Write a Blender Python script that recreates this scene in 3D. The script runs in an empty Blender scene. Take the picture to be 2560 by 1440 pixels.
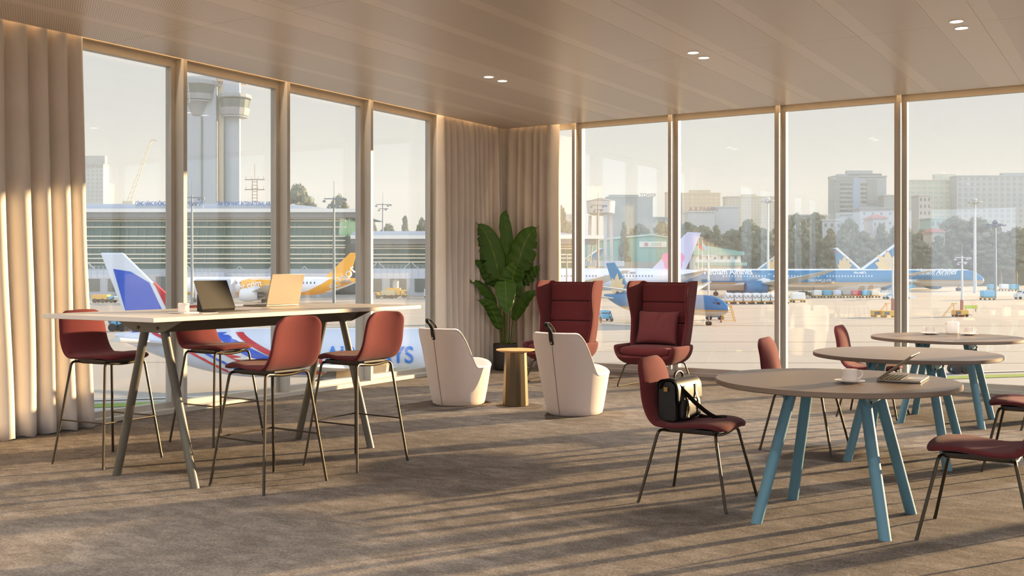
import bpy, bmesh, math, random
from mathutils import Vector, Matrix, noise
S = bpy.context.scene
COL = bpy.context.scene.collection
PI = math.pi
V = Vector
random.seed(7)
# ---------- measured camera (room frame: x along the far right facade, y along the left facade, corner at origin)
YAW = math.atan2(1588, 2561); FPX = 2561.0; EYE = 1.35; CX, CY = 7.944, -12.41; HOR = 675.0
FW = V((-math.sin(YAW), math.cos(YAW), 0)); RT = V((math.cos(YAW), math.sin(YAW), 0))
GZ = -5.85                                             # level of the apron
def at(u, d, z=0.0):
    """room point that lies d metres ahead of the photo's viewpoint in the direction of column u"""
    p = V((CX, CY, 0)) + FW * d + RT * ((u - 1280) / FPX * d); p.z = z; return p
def zat(v, d): return EYE - (v - HOR) * d / FPX
def ground(u, v): return at(u, (EYE - GZ) * FPX / (v - HOR), GZ)
# ---------- materials
MATS = {}
def rgb(r, g, b):
    f = lambda c: (c / 255 / 12.92) if c / 255 <= .04045 else ((c / 255 + .055) / 1.055) ** 2.4
    return (f(r), f(g), f(b), 1)
def mat(name, col, rough=.6, metal=0, var=.06, scale=8, bump=0, bscale=200, sheen=0, spec=.5, emit=None, estr=0, coat=0, stretch=None):
    if name in MATS: return MATS[name]
    m = bpy.data.materials.new(name); m.use_nodes = True; nt = m.node_tree; N = nt.nodes; L = nt.links
    b = N['Principled BSDF']
    if len(col) == 3: col = (*col, 1)
    tc = N.new('ShaderNodeTexCoord'); src = tc.outputs['Object']
    if stretch:
        mp = N.new('ShaderNodeMapping'); mp.inputs['Scale'].default_value = stretch; L.new(src, mp.inputs['Vector']); src = mp.outputs['Vector']
    nz = N.new('ShaderNodeTexNoise'); nz.inputs['Scale'].default_value = scale; nz.inputs['Detail'].default_value = 4
    L.new(src, nz.inputs['Vector'])
    mx = N.new('ShaderNodeMix'); mx.data_type = 'RGBA'
    mx.inputs['A'].default_value = tuple(max(0, c * (1 - var * 2)) for c in col[:3]) + (1,)
    mx.inputs['B'].default_value = tuple(min(1, c * (1 + var * 2)) for c in col[:3]) + (1,)
    L.new(nz.outputs['Fac'], mx.inputs['Factor']); L.new(mx.outputs['Result'], b.inputs['Base Color'])
    b.inputs['Roughness'].default_value = rough; b.inputs['Metallic'].default_value = metal
    b.inputs['Specular IOR Level'].default_value = spec
    b.inputs['Sheen Weight'].default_value = sheen; b.inputs['Sheen Roughness'].default_value = .5
    b.inputs['Coat Weight'].default_value = coat
    if emit: b.inputs['Emission Color'].default_value = (*emit[:3], 1); b.inputs['Emission Strength'].default_value = estr
    if bump:
        n2 = N.new('ShaderNodeTexNoise'); n2.inputs['Scale'].default_value = bscale; n2.inputs['Detail'].default_value = 3
        L.new(src, n2.inputs['Vector'])
        bp = N.new('ShaderNodeBump'); bp.inputs['Strength'].default_value = bump; bp.inputs['Distance'].default_value = .002
        L.new(n2.outputs['Fac'], bp.inputs['Height']); L.new(bp.outputs['Normal'], b.inputs['Normal'])
    MATS[name] = m; return m
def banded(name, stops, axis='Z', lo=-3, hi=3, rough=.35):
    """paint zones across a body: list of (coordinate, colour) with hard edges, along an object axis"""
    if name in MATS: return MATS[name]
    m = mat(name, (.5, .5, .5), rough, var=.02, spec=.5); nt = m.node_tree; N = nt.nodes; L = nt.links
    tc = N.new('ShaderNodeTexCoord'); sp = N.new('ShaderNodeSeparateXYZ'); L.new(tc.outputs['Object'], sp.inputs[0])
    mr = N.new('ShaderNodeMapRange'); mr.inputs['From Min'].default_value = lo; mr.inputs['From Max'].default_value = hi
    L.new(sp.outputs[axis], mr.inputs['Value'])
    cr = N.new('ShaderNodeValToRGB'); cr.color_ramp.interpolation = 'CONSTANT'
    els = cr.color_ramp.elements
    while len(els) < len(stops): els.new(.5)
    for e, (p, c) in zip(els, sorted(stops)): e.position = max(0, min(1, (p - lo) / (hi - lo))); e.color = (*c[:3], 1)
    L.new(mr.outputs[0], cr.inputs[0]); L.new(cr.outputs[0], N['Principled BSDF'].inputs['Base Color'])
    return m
# ---------- mesh builder: everything added ends up in ONE mesh object
class MB:
    def __init__(s): s.bm = bmesh.new(); s.mi = 0
    def face(s, vs):
        try: f = s.bm.faces.new(vs); f.material_index = s.mi; f.smooth = True; return f
        except ValueError: return None
    def verts(s, pts): return [s.bm.verts.new(p) for p in pts]
    def box(s, x0, x1, y0, y1, z0, z1, M=None):
        p = [V((x, y, z)) for z in (z0, z1) for x, y in ((x0, y0), (x1, y0), (x1, y1), (x0, y1))]
        if M: p = [M @ q for q in p]
        v = s.verts(p)
        for f in ((3, 2, 1, 0), (4, 5, 6, 7), (0, 1, 5, 4), (1, 2, 6, 5), (2, 3, 7, 6), (3, 0, 4, 7)): s.face([v[i] for i in f])
        return s
    def bar(s, a, b, w, h=None):
        a, b = V(a), V(b); h = h or w; d = b - a; L_ = d.length
        M = Matrix.Translation(a) @ d.to_track_quat('X', 'Z').to_matrix().to_4x4()
        return s.box(0, L_, -w / 2, w / 2, -h / 2, h / 2, M)
    def loft(s, rings, close=True, cap=True):
        R = [s.verts(r) for r in rings]; n = len(R[0])
        for i in range(len(R) - 1):
            for j in range(n if close else n - 1):
                k = (j + 1) % n; s.face((R[i][j], R[i][k], R[i + 1][k], R[i + 1][j]))
        if cap and close:
            s.face(R[0][::-1]); s.face(R[-1])
        return R
    def tube(s, pts, r, n=10, cap=True, flat=None):
        pts = [V(p) for p in pts]; rings = []; up = None
        for i, p in enumerate(pts):
            t = (pts[min(i + 1, len(pts) - 1)] - pts[max(i - 1, 0)]).normalized()
            if up is None:
                up = t.orthogonal().normalized() if flat is None else (V(flat) - t * t.dot(V(flat))).normalized()
            else: up = (up - t * t.dot(up)).normalized()
            sd = t.cross(up); rr = r[i] if isinstance(r, (list, tuple)) and not isinstance(r, tuple) else r
            ra, rb = (rr if isinstance(rr, tuple) else (rr, rr))
            rings.append([p + up * ra * math.cos(2 * PI * k / n) + sd * rb * math.sin(2 * PI * k / n) for k in range(n)])
        s.loft(rings, True, cap); return s
    def lathe(s, prof, n=32, c=(0, 0, 0), cap=True, a0=0):
        c = V(c); rings = [[c + V((max(r, 1e-4) * math.cos(2 * PI * k / n + a0), max(r, 1e-4) * math.sin(2 * PI * k / n + a0), z)) for k in range(n)] for r, z in prof]
        s.loft(rings, True, cap); return s
    def prism(s, poly, y0, y1, M=None):
        """poly in (x,z), extruded over y"""
        a = [V((x, y0, z)) for x, z in poly]; b = [V((x, y1, z)) for x, z in poly]
        if M: a = [M @ q for q in a]; b = [M @ q for q in b]
        A, B = s.verts(a), s.verts(b); n = len(A)
        s.face(A); s.face(B[::-1])
        for i in range(n): s.face((A[i], B[i], B[(i + 1) % n], A[(i + 1) % n]))
        return s
    def grid(s, P, closeu=False):
        R = [s.verts(r) for r in P]
        for i in range(len(R) - 1):
            n = len(R[0])
            for j in range(n if closeu else n - 1):
                k = (j + 1) % n; s.face((R[i][j], R[i][k], R[i + 1][k], R[i + 1][j]))
        return R
    def ico(s, c, r, sub=2, sc=(1, 1, 1), rough=0, seed=0, fr=1.0):
        g = bmesh.ops.create_icosphere(s.bm, subdivisions=sub, radius=1.0)
        c = V(c)
        for v in g['verts']:
            n = v.co.normalized(); k = 1 + rough * noise.noise(n * fr * 2.2 + V((seed * 7.3, seed * 3.1, 0))) + rough * .6 * noise.noise(n * fr * 6 + V((seed, 0, seed)))
            v.co = c + V((n.x * sc[0], n.y * sc[1], n.z * sc[2])) * r * k
        for v in g['verts']:
            for f in v.link_faces: f.smooth = True; f.material_index = s.mi
        return s
    def build(s, name, mats, parent=None, smooth=35, bevel=0, bseg=2, solid=0, soff=0, sub=0, loc=None, rz=0, pre=False):
        if not isinstance(mats, (list, tuple)): mats = [mats]
        bmesh.ops.recalc_face_normals(s.bm, faces=s.bm.faces[:])
        me = bpy.data.meshes.new(name); s.bm.to_mesh(me); s.bm.free()
        for m in mats: me.materials.append(m)
        if smooth:
            me.shade_smooth()
            try: me.set_sharp_from_angle(angle=math.radians(smooth))
            except Exception: pass
        else: me.shade_flat()
        o = bpy.data.objects.new(name, me); COL.objects.link(o)
        if parent: o.parent = parent
        if loc is not None: o.location = loc
        if rz: o.rotation_euler[2] = rz
        if solid: q = o.modifiers.new('s', 'SOLIDIFY'); q.thickness = solid; q.offset = soff
        if bevel:
            q = o.modifiers.new('b', 'BEVEL'); q.width = bevel; q.segments = bseg; q.limit_method = 'ANGLE'; q.angle_limit = .6
        if sub: q = o.modifiers.new('u', 'SUBSURF'); q.levels = sub; q.render_levels = sub
        return o
def fillet(pts, r, n=5):
    pts = [V(p) for p in pts]; out = [pts[0]]
    for i in range(1, len(pts) - 1):
        a, b, c = pts[i - 1], pts[i], pts[i + 1]; d1, d2 = (a - b), (c - b); k = min(r, d1.length * .48, d2.length * .48)
        p, q = b + d1.normalized() * k, b + d2.normalized() * k
        for j in range(n + 1):
            t = j / n; out.append(p * (1 - t) ** 2 + b * 2 * t * (1 - t) + q * t * t)
    return out + [pts[-1]]
def spline(pts, n):
    pts = [V(p) for p in pts]; P = [pts[0] * 2 - pts[1]] + pts + [pts[-1] * 2 - pts[-2]]; out = []
    m = len(pts) - 1
    for i in range(n + 1):
        t = i / n * m; k = min(int(t), m - 1); f = t - k; a, b, c, d = P[k:k + 4]
        out.append(.5 * ((2 * b) + (c - a) * f + (2 * a - 5 * b + 4 * c - d) * f * f + (3 * b - a - 3 * c + d) * f ** 3))
    return out
def tag(o, label=None, cat=None, group=None, kind=None):
    if label: o['label'] = label
    if cat: o['category'] = cat
    if group: o['group'] = group
    if kind: o['kind'] = kind
    return o
def empty(name, loc=(0, 0, 0), rz=0, **k):
    o = bpy.data.objects.new(name, None); COL.objects.link(o); o.location = loc; o.rotation_euler[2] = rz; o.empty_display_size = .1
    return tag(o, **k)
def kids(o): return [c for c in bpy.data.objects if c.parent == o]
def dup(o, parent=None):
    c = o.copy(); COL.objects.link(c)
    if parent: c.parent = parent
    for ch in kids(o): dup(ch, c)
    return c
def text_mesh(body, size, name, m, parent, loc, rot, extrude=.01, shear=0, align='LEFT', sx=1):
    cu = bpy.data.curves.new('t', 'FONT'); cu.body = body; cu.size = size; cu.extrude = extrude; cu.shear = shear; cu.align_x = align; cu.offset = size * .012
    t = bpy.data.objects.new('t', cu); COL.objects.link(t); bpy.context.view_layer.update()
    me = bpy.data.meshes.new_from_object(t.evaluated_get(bpy.context.evaluated_depsgraph_get())); bpy.data.objects.remove(t); bpy.data.curves.remove(cu)
    me.name = name; me.materials.clear(); me.materials.append(m)
    o = bpy.data.objects.new(name, me); COL.objects.link(o); o.parent = parent; o.location = loc; o.rotation_euler = rot; o.scale = (sx, 1, 1)
    return o
SKY_STR = .415; SUN_STR = 10.0; LED = 2.2; DOWN = 150.0; HAZE = .0005; EXPO = 1.0
# ================= camera
cam = bpy.data.cameras.new('camera'); co = bpy.data.objects.new('camera', cam); COL.objects.link(co); S.camera = co
cam.sensor_width = 36; cam.lens = 36 * FPX / 2560; cam.shift_y = -45 / 2560; cam.clip_end = 4000; cam.clip_start = .05
co.location = (CX, CY, EYE); co.rotation_euler = (PI / 2, 0, YAW)
S.view_settings.view_transform = 'Standard'; S.view_settings.look = 'None'; S.view_settings.gamma = 1; S.view_settings.exposure = EXPO
S.view_settings.use_curve_mapping = False
try:
    S.cycles.use_denoising = True; S.cycles.max_bounces = 9; S.cycles.diffuse_bounces = 5; S.cycles.glossy_bounces = 4
    S.cycles.transparent_max_bounces = 16; S.cycles.transmission_bounces = 4; S.cycles.sample_clamp_indirect = 6; S.cycles.volume_bounces = 0
    S.cycles.caustics_reflective = False; S.cycles.caustics_refractive = False
except Exception: pass
# ================= light: hazy low-sun sky + sun
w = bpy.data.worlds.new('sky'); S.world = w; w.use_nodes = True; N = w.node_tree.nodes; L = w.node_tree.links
bg = N['Background']; tc = N.new('ShaderNodeTexCoord'); sp = N.new('ShaderNodeSeparateXYZ'); L.new(tc.outputs['Generated'], sp.inputs[0])
cr = N.new('ShaderNodeValToRGB'); L.new(sp.outputs['Z'], cr.inputs[0])
e = cr.color_ramp.elements; e[0].position = 0.0; e[0].color = (.86, .87, .87, 1); e[1].position = 1; e[1].color = (.62, .74, .90, 1)
for p, c in ((.05, (.83, .86, .88)), (.16, (.82, .84, .86)), (.4, (.78, .85, .92))):
    q = e.new(p); q.color = (*c, 1)
# unseen sky behind the camera, added brightness and blue to fill the room
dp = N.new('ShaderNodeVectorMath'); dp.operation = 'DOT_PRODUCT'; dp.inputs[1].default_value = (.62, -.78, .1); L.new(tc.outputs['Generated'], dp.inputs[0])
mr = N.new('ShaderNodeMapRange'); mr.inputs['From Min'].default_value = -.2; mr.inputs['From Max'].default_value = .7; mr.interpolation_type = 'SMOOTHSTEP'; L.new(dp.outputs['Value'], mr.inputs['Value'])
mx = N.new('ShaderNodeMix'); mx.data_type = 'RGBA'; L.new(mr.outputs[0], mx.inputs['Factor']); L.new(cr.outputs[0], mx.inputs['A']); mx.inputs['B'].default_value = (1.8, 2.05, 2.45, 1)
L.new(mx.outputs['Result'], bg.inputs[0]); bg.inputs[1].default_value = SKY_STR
sun = bpy.data.lights.new('sun', 'SUN'); so = bpy.data.objects.new('sun', sun); COL.objects.link(so)
SAZ = math.radians(30.2); SEL = math.radians(8.72)
sd = V((math.sin(SAZ) * math.cos(SEL), math.cos(SAZ) * math.cos(SEL), math.sin(SEL)))
so.rotation_euler = sd.to_track_quat('Z', 'Y').to_euler(); sun.energy = SUN_STR; sun.color = (1, .71, .40); sun.angle = math.radians(.7)
# ================= room materials
M_alu = mat('warm_aluminium', rgb(190, 186, 176), .42, .0, var=.03, spec=.5)
M_fascia = mat('painted_fascia', rgb(205, 188, 160), .6, var=.03)
M_floor = mat('carpet', (.2, .2, .2), .95, spec=.15)
def carpet():
    nt = M_floor.node_tree; N = nt.nodes; L = nt.links; b = N['Principled BSDF']
    tc = N.new('ShaderNodeTexCoord')
    def nz(sc, det, mapscale, rot=0, dist=0):
        mp = N.new('ShaderNodeMapping'); mp.inputs['Scale'].default_value = mapscale; mp.inputs['Rotation'].default_value = (0, 0, rot); L.new(tc.outputs['Object'], mp.inputs['Vector'])
        n = N.new('ShaderNodeTexNoise'); n.inputs['Scale'].default_value = sc; n.inputs['Detail'].default_value = det; n.inputs['Roughness'].default_value = .62; n.inputs['Distortion'].default_value = dist
        L.new(mp.outputs['Vector'], n.inputs['Vector']); return n.outputs['Fac']
    def mathn(op, a, b_):
        m = N.new('ShaderNodeMath'); m.operation = op
        for i, x in enumerate((a, b_)):
            if isinstance(x, (int, float)): m.inputs[i].default_value = x
            else: L.new(x, m.inputs[i])
        return m.outputs[0]
    r = math.radians(35)
    a = nz(3.6, 10, (1, 1.5, 1), r, .6); c = nz(1.0, 3, (1, 1, 1)); f = nz(75, 4, (1, 1, 1)); g = nz(16, 6, (1, 1.7, 1), r, 1.4)
    # carpet planks: a slight tone step from plank to plank
    bk = N.new('ShaderNodeTexBrick'); bk.inputs['Scale'].default_value = 1; bk.inputs['Brick Width'].default_value = 1.0; bk.inputs['Row Height'].default_value = .25; bk.inputs['Mortar Size'].default_value = 0
    bk.inputs['Color1'].default_value = (.42, .42, .42, 1); bk.inputs['Color2'].default_value = (.58, .58, .58, 1)
    L.new(tc.outputs['Object'], bk.inputs['Vector'])
    rb = N.new('ShaderNodeRGBToBW'); L.new(bk.outputs['Color'], rb.inputs[0])
    s = mathn('ADD', mathn('MULTIPLY', a, .55), mathn('MULTIPLY', g, .35)); s = mathn('ADD', s, mathn('MULTIPLY', f, .85)); s = mathn('ADD', s, mathn('MULTIPLY', c, .2))
    s = mathn('ADD', s, mathn('MULTIPLY', rb.outputs[0], .3))
    pt = nz(6.5, 12, (1, 1.7, 1), math.radians(-40), .5); pm = N.new('ShaderNodeMapRange'); pm.interpolation_type = 'SMOOTHSTEP'   # sheared pile: dappled light and dark patches
    pm.inputs['From Min'].default_value = .45; pm.inputs['From Max'].default_value = .57; pm.inputs['To Min'].default_value = -.05; pm.inputs['To Max'].default_value = .04; L.new(pt, pm.inputs['Value']); s = mathn('ADD', s, pm.outputs[0])
    mr = N.new('ShaderNodeMapRange'); mr.inputs['From Min'].default_value = .84; mr.inputs['From Max'].default_value = 1.41; L.new(s, mr.inputs['Value'])
    ramp = N.new('ShaderNodeValToRGB'); e = ramp.color_ramp.elements
    e[0].color = (.080, .066, .054, 1); e[1].color = (.31, .266, .226, 1); q = e.new(.5); q.color = (.172, .145, .122, 1)
    L.new(mr.outputs[0], ramp.inputs[0]); L.new(ramp.outputs[0], b.inputs['Base Color'])
    bp = N.new('ShaderNodeBump'); bp.inputs['Strength'].default_value = .7; bp.inputs['Distance'].default_value = .006
    n2 = nz(260, 3, (1, 1, 1)); h = mathn('ADD', n2, mathn('MULTIPLY', g, .8)); L.new(h, bp.inputs['Height']); L.new(bp.outputs['Normal'], b.inputs['Normal'])
carpet()
M_ceil = mat('ceiling_panel_metal', (.6, .5, .42), .33, spec=.5)
def ceilmat():
    nt = M_ceil.node_tree; N = nt.nodes; L = nt.links; b = N['Principled BSDF']; b.inputs['Base Color'].links
    tc = N.new('ShaderNodeTexCoord'); sp = N.new('ShaderNodeSeparateXYZ'); L.new(tc.outputs['Object'], sp.inputs[0])
    def mathn(op, a, b_=0, c=None):
        m = N.new('ShaderNodeMath'); m.operation = op
        for i, x in enumerate((a, b_) if c is None else (a, b_, c)):
            if isinstance(x, (int, float)): m.inputs[i].default_value = x
            else: L.new(x, m.inputs[i])
        return m.outputs[0]
    X, Y = sp.outputs[0], sp.outputs[1]
    P = 2.21; t = mathn('FLOORED_MODULO', mathn('SUBTRACT', X, .19), P)      # position inside the 3 panels + lamp strip module
    perf = mathn('LESS_THAN', t, 1.89)                                        # the lamp strip is plain
    u = mathn('FLOORED_MODULO', t, .63)
    band = mathn('MULTIPLY', mathn('GREATER_THAN', u, .13), mathn('LESS_THAN', u, .62))   # plain margin on one side of each panel
    perf = mathn('MULTIPLY', perf, band)
    k = 2 * PI / .017
    line = mathn('SINE', mathn('MULTIPLY', mathn('ADD', mathn('MULTIPLY', X, .55), mathn('MULTIPLY', Y, .835)), k))
    l2 = mathn('SINE', mathn('MULTIPLY', mathn('SUBTRACT', mathn('MULTIPLY', X, .835), mathn('MULTIPLY', Y, .55)), k * .6))
    hole = mathn('GREATER_THAN', mathn('ADD', line, mathn('MULTIPLY', l2, .35)), .25)
    f = mathn('MULTIPLY', perf, hole)
    mx = N.new('ShaderNodeMix'); mx.data_type = 'RGBA'; mx.inputs['A'].default_value = (.71, .64, .58, 1); mx.inputs['B'].default_value = (.50, .445, .40, 1)
    L.new(f, mx.inputs['Factor']); L.new(mx.outputs['Result'], b.inputs['Base Color'])
ceilmat()
M_gap = mat('seam_edge', rgb(225, 210, 190), .5)
M_glass = bpy.data.materials.new('window_glass'); M_glass.use_nodes = True
nt = M_glass.node_tree; N = nt.nodes; L = nt.links; N.remove(N['Principled BSDF'])
tr = N.new('ShaderNodeBsdfTransparent'); tr.inputs[0].default_value = (.965, .975, .965, 1); gl = N.new('ShaderNodeBsdfGlossy'); gl.inputs['Roughness'].default_value = .0; gl.inputs[0].default_value = (.9, .9, .9, 1)
lw = N.new('ShaderNodeLayerWeight'); lw.inputs[0].default_value = .5; ms = N.new('ShaderNodeMixShader')   # Schlick reflectance, valid on both faces of the pane
pw = N.new('ShaderNodeMath'); pw.operation = 'POWER'; pw.inputs[1].default_value = 5; L.new(lw.outputs['Facing'], pw.inputs[0])
ma = N.new('ShaderNodeMath'); ma.operation = 'MULTIPLY_ADD'; ma.inputs[1].default_value = .95; ma.inputs[2].default_value = .055; L.new(pw.outputs[0], ma.inputs[0])
L.new(ma.outputs[0], ms.inputs[0]); L.new(tr.outputs[0], ms.inputs[1]); L.new(gl.outputs[0], ms.inputs[2]); L.new(ms.outputs[0], N['Material Output'].inputs[0])
MATS['window_glass'] = M_glass
# ================= shell
RX, RY, CZ = 13.2, -17.5, 3.32
tag(MB().box(-.02, RX, RY, .02, -.30, 0).build('floor', M_floor, smooth=0), kind='structure')
c = MB()
PAN = []
x = .19 - 2.21
seams = []
while x < RX:
    for wd in (.63, .63, .63, .32): seams.append((x, wd)); x += wd
ys = [-.39 - 3.15 * k for k in range(7)]
for x0, wd in seams:
    a, b_ = max(x0, .30), min(x0 + wd, RX)
    if b_ - a < .02: continue
    if wd < .4: yy = [-.30, RY]
    else: yy = [-.30] + [y for y in ys if y < -.35 and y > RY] + [RY]
    for i in range(len(yy) - 1):
        c.box(a + .0025, b_ - .0025, yy[i + 1] + .0025, yy[i] - .0025, CZ, CZ + .03)
c.mi = 1; c.box(.30, RX, RY, -.30, CZ + .0015, CZ + .16)
c.mi = 2; c.box(-.2, RX, RY, .2, CZ + .30, CZ + .5)
tag(c.build('ceiling', [M_ceil, M_gap, M_fascia], smooth=0), kind='structure')
# facades: mullion positions
HZ = 3.335
LY = [-1.62 - 1.381 * k for k in range(-1, 12)]; RXS = [1.33 + 1.402 * k for k in range(0, 9)]
LY = [-.22] + [y for y in LY if y < -.5 and y > RY]; RXS = [.20] + RXS
nwin = [0]; ntrim = [0]
def facade(P, mull, end, M):
    """P(s, n, z) maps along-wall coordinate s, inward distance n"""
    def bx(mb, s0, s1, n0, n1, z0, z1):
        a, b2 = P(s0, n0), P(s1, n1); mb.box(min(a[0], b2[0]), max(a[0], b2[0]), min(a[1], b2[1]), max(a[1], b2[1]), z0, z1)
    for m in mull:
        ntrim[0] += 1
        q = MB(); bx(q, m - .0225, m + .0225, .05, .165, .0, HZ + .05); tag(q.build('trim_%d' % ntrim[0], M_alu, bevel=.002, smooth=0), kind='structure')
    for s0, s1 in zip(mull, mull[1:] + [end]):
        nwin[0] += 1
        wn = empty('window_%d' % nwin[0], (*P((s0 + s1) / 2, 0), 0)); wn['kind'] = 'structure'; wl = V(wn.location)
        q = MB(); st = .0705
        bx(q, s0, s0 + st, -.03, .05, .045, HZ + .02); bx(q, s1 - st, s1, -.03, .05, .045, HZ + .02)
        bx(q, s0 + st, s1 - st, -.03, .05, .045, .095); bx(q, s0 + st, s1 - st, -.03, .05, 3.285, HZ + .02)
        for v in q.bm.verts: v.co -= wl
        q.build('frame', M_alu, wn, smooth=0)
        q = MB(); bx(q, s0 + st - .01, s1 - st + .01, -.012, .004, .09, 3.29)
        for v in q.bm.verts: v.co -= wl
        q.build('glass_pane', M_glass, wn, smooth=0)
    s0, s1 = mull[0] - .2, end
    ntrim[0] += 1; q = MB(); bx(q, s0, s1, .0, .17, .0, .045); tag(q.build('trim_%d' % ntrim[0], M_alu, smooth=0, bevel=.002), kind='structure')
    ntrim[0] += 1; q = MB(); bx(q, s0, s1, -.03, .135, HZ + .02, CZ + .3); tag(q.build('trim_%d' % ntrim[0], M_fascia, smooth=0), kind='structure')
facade(lambda s, n, z=0: (n, -s), [-y for y in LY], -RY, None)
facade(lambda s, n, z=0: (s, -n), RXS, RX, None)
q = MB(); q.box(-.14, .21, -.21, .14, -.3, CZ + .3); tag(q.build('trim_%d' % (ntrim[0] + 1), M_alu, smooth=0), kind='structure')
M_wall = mat('plaster', rgb(226, 214, 196), .9, var=.02)
q = MB()  # unseen back wall, opened between its piers to add fill daylight
for k in range(6): x0 = -.2 + k * 2.6; q.box(x0, x0 + .5, RY - .15, RY, -.3, CZ + .5)
q.box(-.2, RX + .1, RY - .15, RY, -.3, .1); q.box(-.2, RX + .1, RY - .15, RY, 3.0, CZ + .5)
tag(q.build('wall_back', M_wall, smooth=0), kind='structure')
q = MB()   # unseen side wall, its tall openings added to let fill daylight in
for k in range(6):
    y0 = RY + k * 2.92
    q.box(RX, RX + .15, y0, y0 + .5, -.3, CZ + .5)
q.box(RX, RX + .15, RY, .1, -.3, .1); q.box(RX, RX + .15, RY, .1, 3.0, CZ + .5)
tag(q.build('wall_side', M_wall, smooth=0), kind='structure')
# LED strip in the slot above the facades
def area(name, loc, sx, sy, e, col, rot=(0, 0, 0)):
    l = bpy.data.lights.new(name, 'AREA'); l.shape = 'RECTANGLE'; l.size = sx; l.size_y = sy; l.energy = e; l.color = col
    o = bpy.data.objects.new(name, l); COL.objects.link(o); o.location = loc; o.rotation_euler = rot; return o
WARM = (1, .72, .44)
area('slot_light', (.178, (RY - .3) / 2, CZ + .27), .02, abs(RY) - .6, LED * 17, WARM)
area('slot_light', ((RX + .3) / 2, -.178, CZ + .27), RX - .6, .02, LED * 13, WARM)
# downlights: pairs in the plain strips
M_lamp = mat('lamp_diffuser', (.9, .85, .78), .5, emit=(1, .88, .74), estr=3.2)
M_ring = mat('lamp_ring', rgb(235, 225, 210), .4)
names = {(0, 0): 'over the tub chairs', (1, 0): 'mid lounge', (2, 0): 'over the round tables'}
for i, X in enumerate((2.24, 4.45, 6.66, 8.87, 11.08)):
    for j in (0, 2, 3):
        for k, dy in enumerate((-.13, .13)):
            Y = -3.53 - 3.15 * j + dy
            t = empty('ceiling_light', (X, Y, CZ))
            MB().lathe([(.056, .0), (.056, -.004), (.05, -.005), (.048, .0)], 28, cap=False).build('trim_ring', M_ring, t)
            MB().lathe([(.0, -.002), (.049, -.002)], 28, cap=False).build('diffuser', M_lamp, t)
            near = ('further' if k else 'closer') + ' lamp of the pair'
            nm = names.get((i, j), 'in a strip out of the picture')
            tag(t, 'round recessed downlight, the %s, %s' % (('one of the pair further from the glass', 'one of the pair nearer the glass')[k], nm) if (i, j) in names else 'round recessed ceiling downlight in a strip beyond the lounge seats', 'ceiling light', 'recessed downlights in the ceiling strips')
            l = bpy.data.lights.new('downlight', 'SPOT'); l.energy = DOWN; l.color = (1, .965, .93); l.spot_size = 2.2; l.spot_blend = 1; l.shadow_soft_size = .06
            if k == 0:
                o = bpy.data.objects.new('downlight', l); COL.objects.link(o); o.location = (X, Y + .13, CZ - .02)
# ================= curtains
M_curt = mat('curtain_linen', rgb(220, 212, 202), .95, var=.05, scale=3, bump=.25, bscale=500, sheen=.15, spec=.1)
def curtain(name, path, nf, amp, label, seed, top=CZ + .12, flare=0):
    """path: function t->(point, normal) ; nf folds"""
    random.seed(seed); ph = [0]; 
    ws = [random.uniform(.6, 1.5) for _ in range(nf)]; tot = sum(ws); ed = [0]
    for w_ in ws: ed.append(ed[-1] + w_ / tot)
    am = [random.uniform(.65, 1.2) for _ in range(nf)]
    rows = []; nz_ = 26; ns = nf * 12
    for iz in range(nz_ + 1):
        zf = iz / nz_; z = .012 + (top - .012) * zf; row = []
        for i in range(ns + 1):
            t = i / ns; k = max(j for j in range(nf) if ed[j] <= t + 1e-9); f = (t - ed[k]) / (ed[k + 1] - ed[k])
            s_ = abs(math.sin(PI * f)) ** .75 * 2 - 1                        # round bulges, sharp valleys
            a = amp * am[k] * (1.12 - .45 * zf * zf)
            wob = .012 * noise.noise(V((k * 3.1, zf * 2.3, seed))) * 3
            tt = t + .006 * math.sin(zf * 5 + k) * (1 - zf)
            p, n = path(tt); p = p + (path(0)[0] - path(1)[0]).normalized() * flare * (1 - t) ** 2 * (1 - zf) ** 1.6; q = p + n * (a * s_ + wob * (1 - zf * .7)); q.z = z + (.006 * math.sin(9 * t * nf) if iz == 0 else 0); row.append(q)
        rows.append(row)
    m = MB(); m.grid(rows); o = m.build(name, M_curt, smooth=0, solid=.004, sub=0); o.data.shade_smooth()
    return tag(o, label, 'curtain')
def lin(a, b, n):
    a, b, n = V(a), V(b), V(n); return lambda t: (a.lerp(b, t), n)
curtain('curtain', lin((.228, -6.90, 0), (.228, -9.6, 0), (1, 0, 0)), 15, .08, 'beige full-height curtain with a sunlit lower half, beside the bar table', 3, flare=.12)
curtain('curtain', lin((.23, -1.74, 0), (.23, -.27, 0), (1, 0, 0)), 12, .066, 'beige full-height curtain behind the potted plant, on the glass wall facing the bar table side', 5)
curtain('curtain', lin((.19, -.24, 0), (1.13, -.24, 0), (0, -1, 0)), 7, .066, 'beige full-height curtain in the corner, ending behind the wingback chair by the plant', 8)
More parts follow.
